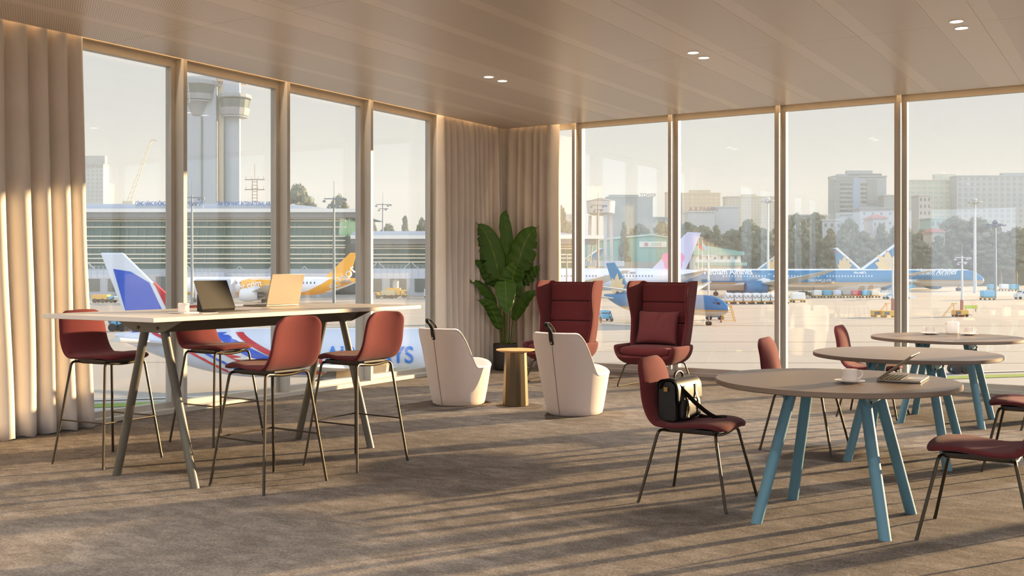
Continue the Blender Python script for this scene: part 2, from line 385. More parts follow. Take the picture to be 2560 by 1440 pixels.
# ================= materials for furniture
M_red = mat('wine_wool', rgb(98, 40, 42), .9, var=.05, scale=120, bump=.35, bscale=900, sheen=.08, spec=.2)
M_seam = mat('dark_wine_thread', rgb(84, 32, 34), .9)
M_leg = mat('dark_bronze_tube', rgb(74, 66, 54), .38, .75, var=.03)
M_pan = mat('dark_plastic', rgb(52, 46, 40), .5, var=.04)
M_teal = mat('teal_powder_coat', rgb(92, 136, 152), .5, var=.02)
M_bolt = mat('bolt_steel', rgb(70, 60, 52), .35, .9)
M_brown = mat('taupe_laminate', rgb(118, 101, 86), .40, var=.02, spec=.45)
M_white = mat('white_laminate', rgb(200, 190, 178), .4, var=.015)
M_grey = mat('grey_green_metal', rgb(104, 100, 88), .45, .35, var=.03)
M_beam = mat('dark_beam_metal', rgb(78, 72, 62), .45, .4, var=.03)
M_tub = mat('blush_wool', rgb(230, 217, 208), .95, var=.05, scale=60, bump=.3, bscale=500, sheen=.3, spec=.15, stretch=(3, 3, 1))
M_blk = mat('black_leather', rgb(24, 19, 14), .48, var=.12, bump=.08, bscale=160, spec=.45)
M_porc = mat('porcelain', rgb(240, 232, 222), .2, var=.01, coat=.3)
M_oak = mat('oak_veneer', rgb(205, 160, 105), .45, var=.08, scale=6, stretch=(1, 12, 1))
M_fac = mat('olive_metal', rgb(98, 84, 62), .36, .7, var=.03)
M_silver = mat('brushed_silver', rgb(150, 141, 128), .4, .55, var=.02)
M_dark = mat('dark_glass', rgb(9, 8, 7), .5, var=.05, spec=.12)
M_key = mat('keyboard_black', rgb(28, 26, 25), .5)
# ---------- upholstered one-piece shell
def shell(prof, hw, n=30, nx=14, rc0=.11, rc1=.075, dish=None):
    P = spline([(x, 0, z) for x, z in prof], n); L_ = [0]
    for a, b in zip(P, P[1:]): L_.append(L_[-1] + (b - a).length)
    T = L_[-1]; rows = []
    for i, p in enumerate(P):
        s = L_[i] / T; t = (P[min(i + 1, n)] - P[max(i - 1, 0)]).normalized(); nr = V((-t.z, 0, t.x))
        if nr.z < 0 and s < .5: nr = -nr
        w_ = hw(s)
        for d, rc in ((L_[i], rc0), (T - L_[i], rc1)):
            if d < rc: w_ = w_ - rc + math.sqrt(max(rc * rc - (rc - d) ** 2, (rc * .18) ** 2))
        row = []
        for j in range(nx + 1):
            q = -1 + 2 * j / nx; row.append(p + V((0, w_ * q, 0)) + nr * dish(s, q))
        rows.append(row)
    return rows
def seat_dish(s, q):
    back = max(0, min(1, (s - .52) / .2)); front = max(0, 1 - s / .22)
    return (.042 * back - .004) * abs(q) ** 2.0 + (1 - back) * (.012 * abs(q) ** 3 * (1 - front) - .016 * front * abs(q) ** 2.5)
CH = [(.238, -.010), (.222, .006), (.18, .014), (.10, .012), (-.03, -.006), (-.13, -.008), (-.19, .018), (-.222, .08), (-.236, .17), (-.252, .27), (-.288, .385)]
ST = [(.222, -.008), (.205, .006), (.165, .011), (.08, .008), (-.03, -.004), (-.12, -.004), (-.175, .02), (-.203, .075), (-.216, .16), (-.232, .25), (-.25, .325)]
def seat_parts(t, zs, prof, hw, mat_=None):
    m = MB(); m.grid([[p + V((0, 0, zs)) for p in r] for r in shell(prof, hw, dish=seat_dish)])
    o = m.build('seat_shell', M_red, t, smooth=0, solid=.038, soff=0, sub=1); vg = o.vertex_groups.new(name='thick')   # plump in the middle, thin at the border
    NR, NC = 31, 15
    for i in range(NR):
        for j in range(NC): vg.add([i * NC + j], (.42, .82, 1)[min(2, i, j, NR - 1 - i, NC - 1 - j)], 'REPLACE')
    o.modifiers['s'].vertex_group = 'thick'; o.data.shade_smooth()
    # stitched seam where seat meets back
    rows = shell(prof, hw, dish=seat_dish); r0, r1, r2 = rows[17], rows[18], rows[19]; pts = []
    for j in range(1, len(r1) - 1):
        n_ = (r2[j] - r0[j]).cross(r1[j + 1] - r1[j - 1]).normalized()
        if n_.x < 0: n_ = -n_
        pts.append(r1[j] + n_ * .0185 + V((0, 0, zs)))
    MB().tube(pts, .0022, 6).build('seam', M_seam, t)
    m = MB(); m.loft([[V((x * k, y * k * .95, z + zs)) for x, y in ((-.13, -.13), (.13, -.15), (.15, -.12), (.15, .12), (.13, .15), (-.13, .13), (-.15, .10), (-.15, -.10))] for k, z in ((1.12, -.018), (1.12, -.030), (.95, -.044))])
    m.build('seat_pan', M_pan, t)
def make_chair(name, zs, foot, top, prof, hw, ring=False, r=.009):
    t = empty(name); seat_parts(t, zs, prof, hw)
    fx, fy = foot; tx, ty = top; zt = zs - .040
    for sx in (1, -1):
        for sy in (1, -1):
            m = MB(); a = V((sx * tx, sy * (ty - .07), zt)); b = V((sx * (tx + .008), sy * ty, zt + .006)); c = V((sx * fx, sy * fy, 0.004))
            m.tube(fillet([a, b, c], .035), [r] * 8 + [r * .85], 10); lg = m.build('leg', M_leg, t)
            MB().lathe([(r * 1.05, 0), (r * 1.05, .012), (r * .9, .016)], 10, (sx * fx, sy * fy, 0)).build('foot_glide', M_pan, lg)
    m = MB()
    for sx in (1, -1): m.tube([(sx * tx, y, zt - .010 * (1 - (y / (ty - .06)) ** 2)) for y in [(-1 + .2 * k) * (ty - .06) for k in range(11)]], r, 8)
    for sy in (1, -1): m.tube([(-tx, sy * .09, zt - .008), (tx, sy * .09, zt - .008)], r * .8, 8)
    m.build('seat_frame', M_leg, t)
    if ring:
        zr = .305; k = (zt - zr) / zt; rx, ry = tx + (fx - tx) * k, ty + (fy - ty) * k
        MB().tube([(-rx, ry, zr), (rx + .012, ry, zr), (rx + .012, -ry, zr), (-rx, -ry, zr)], .0055, 8).build('footrest', M_leg, t)
    return t
def place(o, x, y, rz, label, cat, group=None):
    o.location = (x, y, 0); o.rotation_euler[2] = rz; tag(o, label, cat, group); return o
hw_ch = lambda s: .235 - .005 * s if s < .45 else .233 - .055 * ((s - .45) / .55) ** 1.3
chair0 = make_chair('dining_chair', .452, (.265, .262), (.165, .185), CH, hw_ch)
spots = [  # X, Y, heading, label
    (5.70, -6.71, 0, 'wine red shell chair carrying the black leather satchel'),
    (5.74, -4.64, 0, 'wine red shell chair at the bare middle table, its back toward the wingback chairs'),
    (5.78, -2.56, 0, 'wine red shell chair closest to the glass wall, its back to the wingback chairs'),
    (7.23, -6.735, PI, 'large wine red shell chair cut by the frame, facing the laptop table'),
    (7.27, -4.66, PI, 'wine red shell chair at the frame edge facing the bare middle round table'),
    (7.31, -2.58, PI, 'wine red shell chair at the frame edge facing the round table with the teapot')]
chairs = []
for i, (x, y, r, lb) in enumerate(spots):
    o = chair0 if i == 0 else dup(chair0)
    place(o, x, y, r, lb, 'chair', 'wine red shell chairs around the round tables'); chairs.append(o)
hw_st = lambda s: .222 - .004 * s if s < .42 else .22 - .03 * ((s - .42) / .58) ** 1.2
stool0 = make_chair('bar_stool', .745, (.245, .262), (.155, .175), ST, hw_st, ring=True)
for i, (x, y, r, lb) in enumerate([
    (1.69, -7.75, .09, 'wine red bar stool beside the curtain, its back half hidden by the white bar table'),
    (1.67, -6.73, .0, 'wine red bar stool on the window side of the bar table, under the tablet'),
    (3.22, -7.71, PI - .05, 'wine red bar stool, back to the room, at the tablet end of the bar table'),
    (3.24, -6.89, PI - .03, 'wine red bar stool, back to the room, at the laptop end of the bar table')]):
    place(stool0 if i == 0 else dup(stool0), x, y, r, lb, 'bar stool', 'bar stools around the high table')
# ---------- round tables
def table():
    t = empty('round_table'); R = .64; H = .754
    MB().lathe([(0, H - .028), (R - .004, H - .028), (R, H - .024), (R, H - .004), (R - .004, H), (0, H)], 96).build('table_top', M_brown, t)
    for sx in (-1, 1):
        m = MB(); M = Matrix.Rotation(PI / 2, 4, 'Z'); yb = sx * .19
        poly = [(-.29, H - .029), (.29, H - .029), (.21, H - .105), (-.21, H - .105)]
        A = [V((yb + sx * .018, p, z)) for p, z in poly]; B = [V((yb + sx * .030, p, z)) for p, z in poly]
        a, b = m.verts(A), m.verts(B); m.face(a); m.face(b[::-1])
        for i in range(4): m.face((a[i], b[i], b[(i + 1) % 4], a[(i + 1) % 4]))
        br = m.build('bracket', M_teal, t, bevel=.002)
        for sy in (-1, 1):
            a, b = V((sx * .185, sy * .15, H - .03)), V((sx * .33, sy * .33, 0.0)); d = (b - a).normalized()
            m = MB(); rg = []
            for q, z in ((a, H - .03), (b, .0)):
                ring = []
                for k in range(20):
                    an = 2 * PI * k / 20; ring.append(V((q.x + .031 * math.cos(an), q.y + .031 * math.sin(an), z)))
                rg.append(ring)
            m.loft(rg); lg = m.build('leg', M_teal, t, smooth=50)
            n = V((sx, 0, 0)); p = a + (b - a) * (.065 / (H - .03)); p.x = sx * .222
            for s2 in (1, -1):
                MB().tube([p + n * .0, p + n * .010], .010, 14).build('bolt', M_bolt, lg); break
    MB().box(-.19, .19, -.03, .03, H - .06, H - .03).build('cross_rail', M_teal, t)
    return t
tb0 = table(); TY = [-6.742, -4.667, -2.58]; TX = [6.50, 6.47, 6.42]
for i, lb in enumerate(('large round taupe table on teal legs, with an open laptop and a cup', 'bare round taupe table on teal legs in the middle of the row of three', 'round taupe table on teal legs by the glass wall, carrying a teapot')):
    place(tb0 if i == 0 else dup(tb0), TX[i], TY[i], 0, lb, 'table', 'round tables in a row')
# ---------- high bar table
BX, BY, BH = 2.555, -7.205, 1.074
t = empty('bar_table', (BX, BY, 0), label='long white-topped bar table on slanted dark metal legs, between four bar stools', cat='table')
MB().box(-.525, .525, -1.28, 1.28, BH - .028, BH).build('table_top', M_white, t, bevel=.002)
for sy in (-1, 1):
    y0 = sy * .845
    m = MB(); poly = [(-.33, BH - .029), (.33, BH - .029), (.33, BH - .04), (.15, BH - .115), (.13, BH - .12), (-.13, BH - .12), (-.15, BH - .115), (-.33, BH - .04)]
    m.prism(poly, y0 + sy * .045, y0 + sy * .055); br = m.build('end_bracket', M_grey, t, bevel=.002)
    for sx in (-1, 1):
        MB().tube([(sx * .092, y0 + sy * .052, BH - .09), (sx * .092, y0 + sy * .060, BH - .09)], .011, 14).build('bolt', M_bolt, br)
        m = MB(); rg = []
        for cx_, z in ((sx * .095, BH - .115), (sx * .375, 0)):
            rg.append([V((cx_ + .029 * math.cos(2 * PI * k / 22), y0 + .027 * math.sin(2 * PI * k / 22), z)) for k in range(22)])
        m.loft(rg); m.build('leg', M_grey, t, smooth=50)
for sx in (-1, 1):
    m = MB(); a = sx * .14
    m.loft([[V((a + sx * .0, y, BH - .115)), V((a + sx * .012, y, BH - .115)), V((a + sx * .13, y, BH - .03)), V((a + sx * .115, y, BH - .03))] for y in (-.89, .89)])
    m.build('side_rail', M_beam, t, smooth=0)
MB().lathe([(.038, BH), (.038, BH + .002), (.030, BH + .002), (.0, BH + .001)], 40, (.02, .12, 0)).build('cable_port', mat('port_grey', rgb(150, 132, 112), .4), t)
# ---------- tub chairs
def tub():
    t = empty('tub_chair'); n = 96
    def hgt(a):
        d = abs(a); f = max(0, min(1, (math.degrees(d) - 104) / 42)); f = f * f * (3 - 2 * f)
        lo = .43 - .055 * math.sin(min(d, 1.3) / 1.3 * PI / 2) ** 2
        hi = .765 - .0 * d; g = f
        return lo * (1 - g) + hi * g
    def rr(z, a):                     # outer radius grows with height; slightly egg-shaped plan
        d = abs(a); return (.262 + .135 * (z / .76) ** .9) * (1 + .03 * math.cos(2 * a))
    def P(a, z, ins=0):
        r_ = rr(z, a) - ins; return V((r_ * math.cos(a) - .02 * (z / .76), r_ * math.sin(a), z))
    out = []; A = [-PI + 2 * PI * k / n for k in range(n)]
    zs = [0, .01, .03] ; rows = [[P(a, 0.0, .02) for a in A], [P(a, .012, .002) for a in A]]
    for k in range(1, 13): rows.append([P(a, .012 + (hgt(a) - .012) * k / 12) for a in A])
    for dz, ins in ((.010, .006), (.014, .02), (.010, .034), (0, .040)): rows.append([P(a, hgt(a), ins) + V((0, 0, dz)) for a in A])
    for k in range(1, 7): rows.append([P(a, hgt(a) + (.30 - hgt(a)) * k / 6, .040 + .008 * k) for a in A])
    m = MB(); m.loft(rows, True, True); m.build('shell', M_tub, t, smooth=60)
    m = MB(); m.tube([P(a, hgt(a) + .002, .003) for a in A] + [P(A[0], hgt(A[0]) + .002, .003)], .0065, 8); m.build('rim_piping', M_tub, t)
    m = MB(); m.lathe([(0, .30), (.27, .30), (.295, .325), (.29, .355), (.25, .372), (0, .378)], 48, (.012, 0, 0)); m.build('seat_cushion', M_tub, t)
    m = MB(); m.tube([P(PI, z, -.0015) for z in [.01 + .75 * k / 14 for k in range(15)]], .0022, 6); m.build('back_seam', mat('seam_thread', rgb(120, 98, 88), .9), t)
    # looped leather carrying strap over the top of the back
    x0 = -rr(.74, PI) - .02; w_ = .021
    pts = spline([(x0 - .004 + .022, 0, .665), (x0 - .006, 0, .72), (x0 - .014, 0, .775), (x0 - .045, 0, .815), (x0 - .085, 0, .845), (x0 - .088, 0, .872), (x0 - .055, 0, .872), (x0 - .01, 0, .840), (x0 + .035, 0, .800), (x0 + .058, 0, .75), (x0 + .060, 0, .69)], 40)
    m = MB(); m.tube(pts, (.0028, w_), 10, flat=(1, 0, .3)); 
    h = m.build('strap_handle', M_blk, t, smooth=50); h['label'] = 'black leather strap handle'
    for z in (.685, .708):
        MB().tube([(x0 + .012, 0, z), (x0 - .003, 0, z)], .0065, 14).build('rivet', mat('rivet_steel', rgb(200, 190, 180), .3, .8), h)
    return t
tub0 = tub()
a = at(1147, 10.38); b = at(1437, 9.68)
place(tub0, a.x, a.y, math.radians(88), 'pale blush tub chair with a strap handle, standing closer to the bar table', 'armchair', 'tub chairs by the side table')
o = dup(tub0); place(o, b.x, b.y, math.radians(88), 'pale blush tub chair with a strap handle, standing in front of the red wingback chairs', 'armchair', 'tub chairs by the side table')
# ---------- side table
p = at(1289, 10.22); t = empty('side_table', (p.x, p.y, 0), label='small side table, round wooden top on a faceted bronze column, between the tub chairs', cat='table')
MB().lathe([(.03, .530), (.15, .536), (.192, .549), (.196, .556), (.192, .560), (0, .560)], 64).build('table_top', M_oak, t)
m = MB(); rows = []
for z, r_ in ((0, .128), (.004, .131), (.533, .112)):
    rows.append([V((r_ * math.cos(2 * PI * k / 14 + .3), r_ * math.sin(2 * PI * k / 14 + .3), z)) for k in range(14)])
m.loft(rows); m.build('column', M_fac, t, smooth=0)
m = MB(); an = 2 * PI * 11.5 / 14 + .3; m.tube([(.128 * math.cos(an) , .128 * math.sin(an), .01), (.110 * math.cos(an), .110 * math.sin(an), .53)], .002, 6); m.build('column_seam', M_pan, t)
# ---------- wingback chairs
def rbox(m, x0, x1, y0, y1, z0, z1, r=.03, n=4, puff=0):
    """soft box"""
    c = V(((x0 + x1) / 2, (y0 + y1) / 2, (z0 + z1) / 2)); h = V(((x1 - x0) / 2, (y1 - y0) / 2, (z1 - z0) / 2))
    tb = bmesh.new(); bmesh.ops.create_cube(tb, size=2); bmesh.ops.subdivide_edges(tb, edges=tb.edges[:], cuts=7, use_grid_fill=True)
    mp = {}
    for v in tb.verts:
        q = v.co; q = V([math.copysign(abs(k_) ** .75, k_) for k_ in q])
        p_ = V((q.x * h.x, q.y * h.y, q.z * h.z)); inner = V([max(-k + r, min(k - r, s)) for k, s in zip(h, p_)]); d = p_ - inner
        if d.length > 1e-6: d = d.normalized() * r
        o_ = inner + d
        if puff:
            ax = min(range(3), key=lambda i: h[i]); oth = [i for i in range(3) if i != ax]
            if abs(q[ax]) > .5: o_[ax] += math.copysign(puff, q[ax]) * (1 - q[oth[0]] ** 2) * (1 - q[oth[1]] ** 2)
        mp[v] = m.bm.verts.new(c + o_)
    for f in tb.faces: m.face([mp[v] for v in f.verts])
    tb.free()
def wing():
    t = empty('wingback_chair'); 
    # tall back shell with wings: U-shaped plan at each height
    def lerp(a, b_, f): return a + (b_ - a) * f
    key = [  # z, half width, back x, wing front x
        (.30, .285, -.24, -.06), (.40, .315, -.29, -.02), (.52, .335, -.32, -.04), (.66, .345, -.345, -.085), (.80, .352, -.365, -.10), (.93, .360, -.385, -.055), (1.05, .370, -.40, -.02), (1.15, .378, -.412, -.03), (1.205, .380, -.42, -.07), (1.222, .378, -.42, -.13)]
    def U(z, w_, xb, xf, n=26):
        r = .09; pts = []
        L1 = [(xf, -w_), (lerp(xf, xb + r, .5), -w_ * .985), (xb + r, -w_ * .965)]
        arc = [(xb + r - r * math.sin(k / 6 * PI / 2), -w_ * .965 + r * (1 - math.cos(k / 6 * PI / 2))) for k in range(1, 7)]
        mid = [(xb - .012 * (1 - (k / 3) ** 2), y) for k, y in ((-2, -w_ * .45), (0, 0), (2, w_ * .45))]
        P = L1 + arc + mid + [(x, -y) for x, y in (L1 + arc)[::-1]]
        return [V((x, y, z)) for x, y in P]
    m = MB(); ks = []
    for i in range(len(key) - 1):
        for f in (0, .5): ks.append([lerp(a_, b_, f) for a_, b_ in zip(key[i], key[i + 1])])
    ks.append(list(key[-1]))
    rows = []
    for k in ks:
        rows.append(U(*k))
    # lower the middle of the top edge a little between the wings
    for j, r in enumerate(rows):
        if j > len(rows) - 5:
            for i, q in enumerate(r):
                if 6 < i < len(r) - 7: q.z -= .018 * (j - (len(rows) - 5)) / 4
    m.grid(rows); m.build('back_shell', M_red, t, smooth=0, solid=.045, soff=0, sub=1)
    # seat bucket with arms
    rows = []
    for z, w_, xf, xb in ((.275, .20, .20, -.18), (.285, .27, .27, -.24), (.32, .335, .325, -.28), (.38, .372, .36, -.30), (.44, .385, .372, -.31), (.485, .388, .372, -.31)):
        pts = []
        n = 40
        for k in range(n + 1):
            a = math.radians(-80 + 340 * k / n) if False else math.radians(8 + 344 * k / n)
            ex = .42
            cx_ = math.copysign(abs(math.cos(a)) ** ex, math.cos(a)); sy = math.copysign(abs(math.sin(a)) ** ex, math.sin(a))
            pts.append(V((((xf + xb) / 2) + (xf - xb) / 2 * cx_, w_ * sy, z)))
        rows.append(pts)
    # open front: drop the rows' front part for the upper rows -> low front lip
    for j, r in enumerate(rows):
        for q in r:
            if q.x > .30 and abs(q.y) < .33 and j >= 3: q.z = min(q.z, .36 + .0 * j); q.x -= .012 * (j - 3)
    m = MB(); R = m.grid(rows, closeu=True)
    m.face(R[0][::-1]); m.build('arm_bucket', M_red, t, smooth=0, solid=.045, soff=0, sub=1)
    m = MB(); rbox(m, -.25, .345, -.315, .315, .345, .465, .045, puff=.012)
    for v in m.bm.verts:
        if v.co.z < .40: 
            k = (.40 - v.co.z) / .06; v.co.y *= 1 - .10 * k; v.co.x = v.co.x if v.co.x < 0 else v.co.x * (1 - .05 * k)
        if v.co.x > .1: v.co.x -= .05 * (abs(v.co.y) / .31) ** 2
    m.build('seat_cushion', M_red, t)
    for z0, z1 in ((.465, .72), (.725, .965), (.97, 1.185)):
        m = MB(); rbox(m, 0, .085, -.285, .285, z0, z1, .020, puff=.003)
        for v in m.bm.verts: v.co.x += -.30 - (v.co.z - .46) * .125; v.co.y *= 1 + (v.co.z - .46) * .06
        m.build('back_cushion', M_red, t)
    for sy in (-1, 1):
        m = MB(); y = sy * .305
        m.tube(fillet([(.25, sy * .17, .268), (.27, sy * .24, .266), (.355, y, .010), (-.375, y, .010), (-.30, sy * .24, .262), (-.28, sy * .17, .262)], .045), .0085, 10)
        m.build('sled_runner', M_leg, t)
    m = MB(); 
    for x in (.25, -.28): m.tube([(x, -.19, .268), (x, .19, .268)], .0085, 8)
    m.build('under_frame', M_leg, t)
    return t
wing0 = wing()
WX = [(1.90, -1.52, -PI / 2 + .02, 'wine red wingback armchair beside the potted plant'), (3.07, -1.40, -PI / 2 - .03, 'wine red wingback armchair holding a scatter cushion')]
for i, (x, y, r, lb) in enumerate(WX):
    place(wing0 if i == 0 else dup(wing0), x, y, r, lb, 'armchair', 'wingback armchairs by the glass wall')
# scatter cushion
m = MB(); n = 22
for side in (1, -1):
    rows = []
    for i in range(n + 1):
        row = []
        for j in range(n + 1):
            a, b_ = -1 + 2 * i / n, -1 + 2 * j / n
            pin = 1 - .07 * (1 - a * a) * abs(b_) - .0; pin2 = 1 - .07 * (1 - b_ * b_) * abs(a)
            th = .075 * (max(0, 1 - a * a) ** .45) * (max(0, 1 - b_ * b_) ** .45)
            cr_ = math.exp(-((a + .02 - .30 * b_) / .09) ** 2) * .028 * max(0, .35 + b_) + .006 * noise.noise(V((a * 3, b_ * 3, side * 4)))
            th -= min(th * .6, max(0, cr_)) if side > 0 else 0
            row.append(V((side * th, a * .265 * pin2, b_ * .20 * pin)))
        rows.append(row)
    m.grid(rows)
bmesh.ops.remove_doubles(m.bm, verts=m.bm.verts[:], dist=.0015)
o = m.build('scatter_cushion', mat('plum_velvet', rgb(108, 44, 47), .85, var=.04, scale=40, bump=.2, bscale=400, sheen=.1), smooth=0); o.data.shade_smooth()
o.location = (3.04, -1.245, .672); o.rotation_euler = (0, math.radians(-14), -PI / 2 - .03)
tag(o, 'wine red scatter cushion leaning in the wingback armchair', 'cushion')
# ---------- plant
p = at(1263, 13.85); pl = empty('potted_plant', (p.x, p.y, 0), YAW, label='tall banana-leaf plant in a dark round pot, in the curtained corner', cat='plant')
m = MB(); m.lathe([(0, 0), (.10, 0), (.135, .012), (.155, .05), (.16, .11), (.163, .355), (.155, .357), (.150, .33), (.150, .30), (0, .30)], 48); m.build('pot', mat('pot_charcoal', rgb(58, 54, 52), .6, var=.04), pl)
m = MB(); m.lathe([(0, .300), (.149, .300), (.149, .312), (.1, .32), (0, .325)], 24); m.build('soil', mat('soil', rgb(60, 44, 34), 1, var=.3, scale=60), pl)
M_leaf = mat('banana_leaf', rgb(56, 92, 20), .42, spec=.5)
def leafmat():
    nt = M_leaf.node_tree; N = nt.nodes; L = nt.links; b = N['Principled BSDF']; uv = N.new('ShaderNodeTexCoord')
    sp = N.new('ShaderNodeSeparateXYZ'); L.new(uv.outputs['UV'], sp.inputs[0])
    def mt(op, a, b_=0):
        m = N.new('ShaderNodeMath'); m.operation = op
        for i, x in enumerate((a, b_)):
            if isinstance(x, (int, float)): m.inputs[i].default_value = x
            else: L.new(x, m.inputs[i])
        return m.outputs[0]
    d = mt('ABSOLUTE', mt('SUBTRACT', sp.outputs[0], .5)); rib = mt('LESS_THAN', d, .022)
    vein = mt('SINE', mt('MULTIPLY', mt('SUBTRACT', sp.outputs[1], mt('MULTIPLY', d, .35)), 260)); edge = mt('GREATER_THAN', d, .485)
    mx = N.new('ShaderNodeMix'); mx.data_type = 'RGBA'; mx.inputs['A'].default_value = (.045, .130, .008, 1); mx.inputs['B'].default_value = (.062, .170, .010, 1)
    L.new(mt('MULTIPLY', mt('ADD', vein, 1), .5), mx.inputs['Factor'])
    m2 = N.new('ShaderNodeMix'); m2.data_type = 'RGBA'; L.new(mx.outputs['Result'], m2.inputs['A']); m2.inputs['B'].default_value = (.22, .30, .04, 1)
    L.new(mt('MAXIMUM', rib, edge), m2.inputs['Factor']); L.new(m2.outputs['Result'], b.inputs['Base Color'])
    b.inputs['Transmission Weight'].default_value = 0
    bp = N.new('ShaderNodeBump'); bp.inputs['Strength'].default_value = .15; bp.inputs['Distance'].default_value = .003; L.new(vein, bp.inputs['Height']); L.new(bp.outputs['Normal'], b.inputs['Normal'])
    trn = N.new('ShaderNodeBsdfTranslucent'); trn.inputs[0].default_value = (.16, .34, .02, 1); ad = N.new('ShaderNodeMixShader'); ad.inputs[0].default_value = .3
    L.new(b.outputs[0], ad.inputs[1]); L.new(trn.outputs[0], ad.inputs[2]); L.new(ad.outputs[0], N['Material Output'].inputs[0])
leafmat()
M_stem = mat('leaf_stalk', rgb(92, 108, 40), .5)
K = 13.85 / FPX
def PXL(u, v, dy): return V(((u - 1263) * K, dy, EYE - (v - HOR) * K))
def leaf(pts, wd, face=(0, -1, .1), seed=0, fold=.35, tear=0):
    """pts: pixel midrib points (u, v, depth offset) from pot to tip; the blade starts at pts[2]"""
    random.seed(seed); P = [PXL(*q) for q in pts]; st = spline(P[:3], 12); bl = spline(P[1:], 40)
    k0 = min(range(41), key=lambda i: (bl[i] - P[2]).length); bl = bl[k0:]
    lf = MB(); n = len(bl) - 1; T = 0; rows = []; uvs = []
    for i, p_ in enumerate(bl):
        s = i / n; t = (bl[min(i + 1, n)] - bl[max(i - 1, 0)]).normalized(); side = t.cross(V(face)).normalized(); nr = side.cross(t).normalized()
        if nr.dot(V(face)) < 0: nr = -nr
        w_ = wd * (math.sin(PI * min(1, s * 1.06 + .02) ** .72) ** .62 if 0 < s * 1.06 + .02 < 1 else 0.0) ; w_ = max(w_, .003)
        row = []
        for j in range(11):
            q = -1 + j / 5; tw = 1
            if tear and q * tear > .3 and abs((s * 5 + seed) % 1 - .5) < .10: tw = .62
            x_ = w_ * 1.12 * q * tw * (1 - .04 * math.sin(s * 31 + seed)); row.append(p_ + side * x_ + nr * (-fold * abs(x_) ** 1.25 * 1.6 + .10 * abs(q) * w_ + .006 * math.sin(s * 40 + q * 3)))
            uvs.append((.5 + q / 2, s))
        rows.append(row)
    R = lf.grid(rows); idx = {}
    for i, r in enumerate(R):
        for j, v_ in enumerate(r): idx[v_] = (.5 + (-1 + j / 5) / 2, i / n)
    ul = lf.bm.loops.layers.uv.new('UVMap')
    for f in lf.bm.faces:
        for lp in f.loops: lp[ul].uv = idx[lp.vert]
    o = lf.build('leaf', M_leaf, pl, smooth=0); o.data.shade_smooth()
    q = o.modifiers.new('s', 'SOLIDIFY'); q.thickness = .0015
    MB().tube(st[:-1] + bl[:int(n * .9)], [.009 - .004 * i / 11 for i in range(len(st) - 1)] + [max(.0012, .005 * (1 - i / n)) for i in range(int(n * .9))], 8).build('stalk', M_stem, o)
leaf([(1266, 862, 0), (1266, 760, .02), (1267, 660, .04), (1268, 600, .05), (1262, 545, .05), (1266, 522, .05)], .085, (.35, -1, 0), 1)
leaf([(1258, 862, -.02), (1252, 770, -.03), (1248, 702, -.05), (1236, 640, -.05), (1215, 585, -.06), (1190, 556, -.10)], .155, (.25, -1, .25), 2, tear=-1)
leaf([(1272, 862, -.02), (1276, 770, -.03), (1288, 692, -.04), (1301, 640, -.05), (1320, 592, -.08), (1346, 566, -.16)], .175, (-.15, -1, .35), 3, tear=1)
leaf([(1256, 862, .02), (1250, 790, .03), (1244, 718, .04), (1230, 690, 0), (1210, 664, -.03), (1180, 649, -.08)], .11, (-.1, -1, .45), 4)
leaf([(1252, 862, 0), (1246, 800, 0), (1238, 765, -.02), (1216, 728, -.06), (1192, 706, -.10), (1157, 694, -.18)], .07, (-.2, -.8, .9), 5)
leaf([(1254, 862, -.04), (1250, 840, -.06), (1250, 822, -.06), (1236, 785, -.08), (1220, 760, -.12), (1192, 748, -.18)], .085, (-.45, -1, .3), 6)
leaf([(1266, 862, -.06), (1266, 790, -.10), (1288, 742, -.14), (1281, 700, -.20), (1288, 672, -.25), (1296, 658, -.30)], .135, (.1, -1, .3), 7)
leaf([(1266, 862, -.08), (1264, 780, -.16), (1263, 704, -.26), (1264, 716, -.36), (1266, 750, -.43), (1268, 791, -.45)], .125, (0, -1, .2), 8, fold=.2)
leaf([(1276, 862, .0), (1284, 790, .02), (1300, 716, .02), (1318, 696, 0), (1335, 678, -.04), (1352, 662, -.10)], .085, (.2, -1, .4), 9, tear=1)
leaf([(1280, 862, -.04), (1284, 830, -.06), (1286, 800, -.06), (1302, 765, -.10), (1322, 738, -.14), (1352, 725, -.22)], .08, (.45, -.9, .35), 10)
leaf([(1262, 862, .04), (1262, 780, .06), (1256, 740, .08), (1262, 690, .10), (1270, 660, .10), (1274, 624, .08)], .07, (0, -1, .1), 11)
# ================= table ware and devices
def cup_parts(t, r=.041, h=.066, m=None):
    MB().lathe([(0, .004), (.026, .004), (.030, .0), (.034, .002), (r, .014), (r, h), (r - .003, h), (r - .0035, .016), (0, .012)], 40).build('bowl', M_porc, t)
    MB().tube(spline([(r - .003, 0, h - .010), (r + .014, 0, h - .006), (r + .024, 0, h - .022), (r + .017, 0, h - .040), (r - .002, 0, h - .052)], 16), (.0028, .0045), 8).build('handle', M_porc, t)
def cup(loc, rz, lb, sz=1):
    t = empty('coffee_cup', loc, rz, label=lb, cat='cup', group='porcelain cups on the tables'); cup_parts(t, .041 * sz, .066 * sz); return t
def saucer(loc, lb):
    o = MB().lathe([(0, 0), (.036, 0), (.040, .003), (.074, .011), (.078, .014), (.076, .0155), (.045, .008), (.032, .006), (0, .0065)], 56).build('saucer', M_porc); o.location = loc
    return tag(o, lb, 'saucer', 'saucers under the cups')
def ontab(u, v, z): d = (EYE - z) * FPX / (v - HOR); q = at(u, d); q.z = z; return q
TZ = .754
c1 = ontab(2124, 957, TZ); saucer(c1, 'round white saucer on the table with the open laptop'); cup((c1.x, c1.y, TZ + .0065), YAW - .15, 'white coffee cup on the table with the open laptop', 1.0)
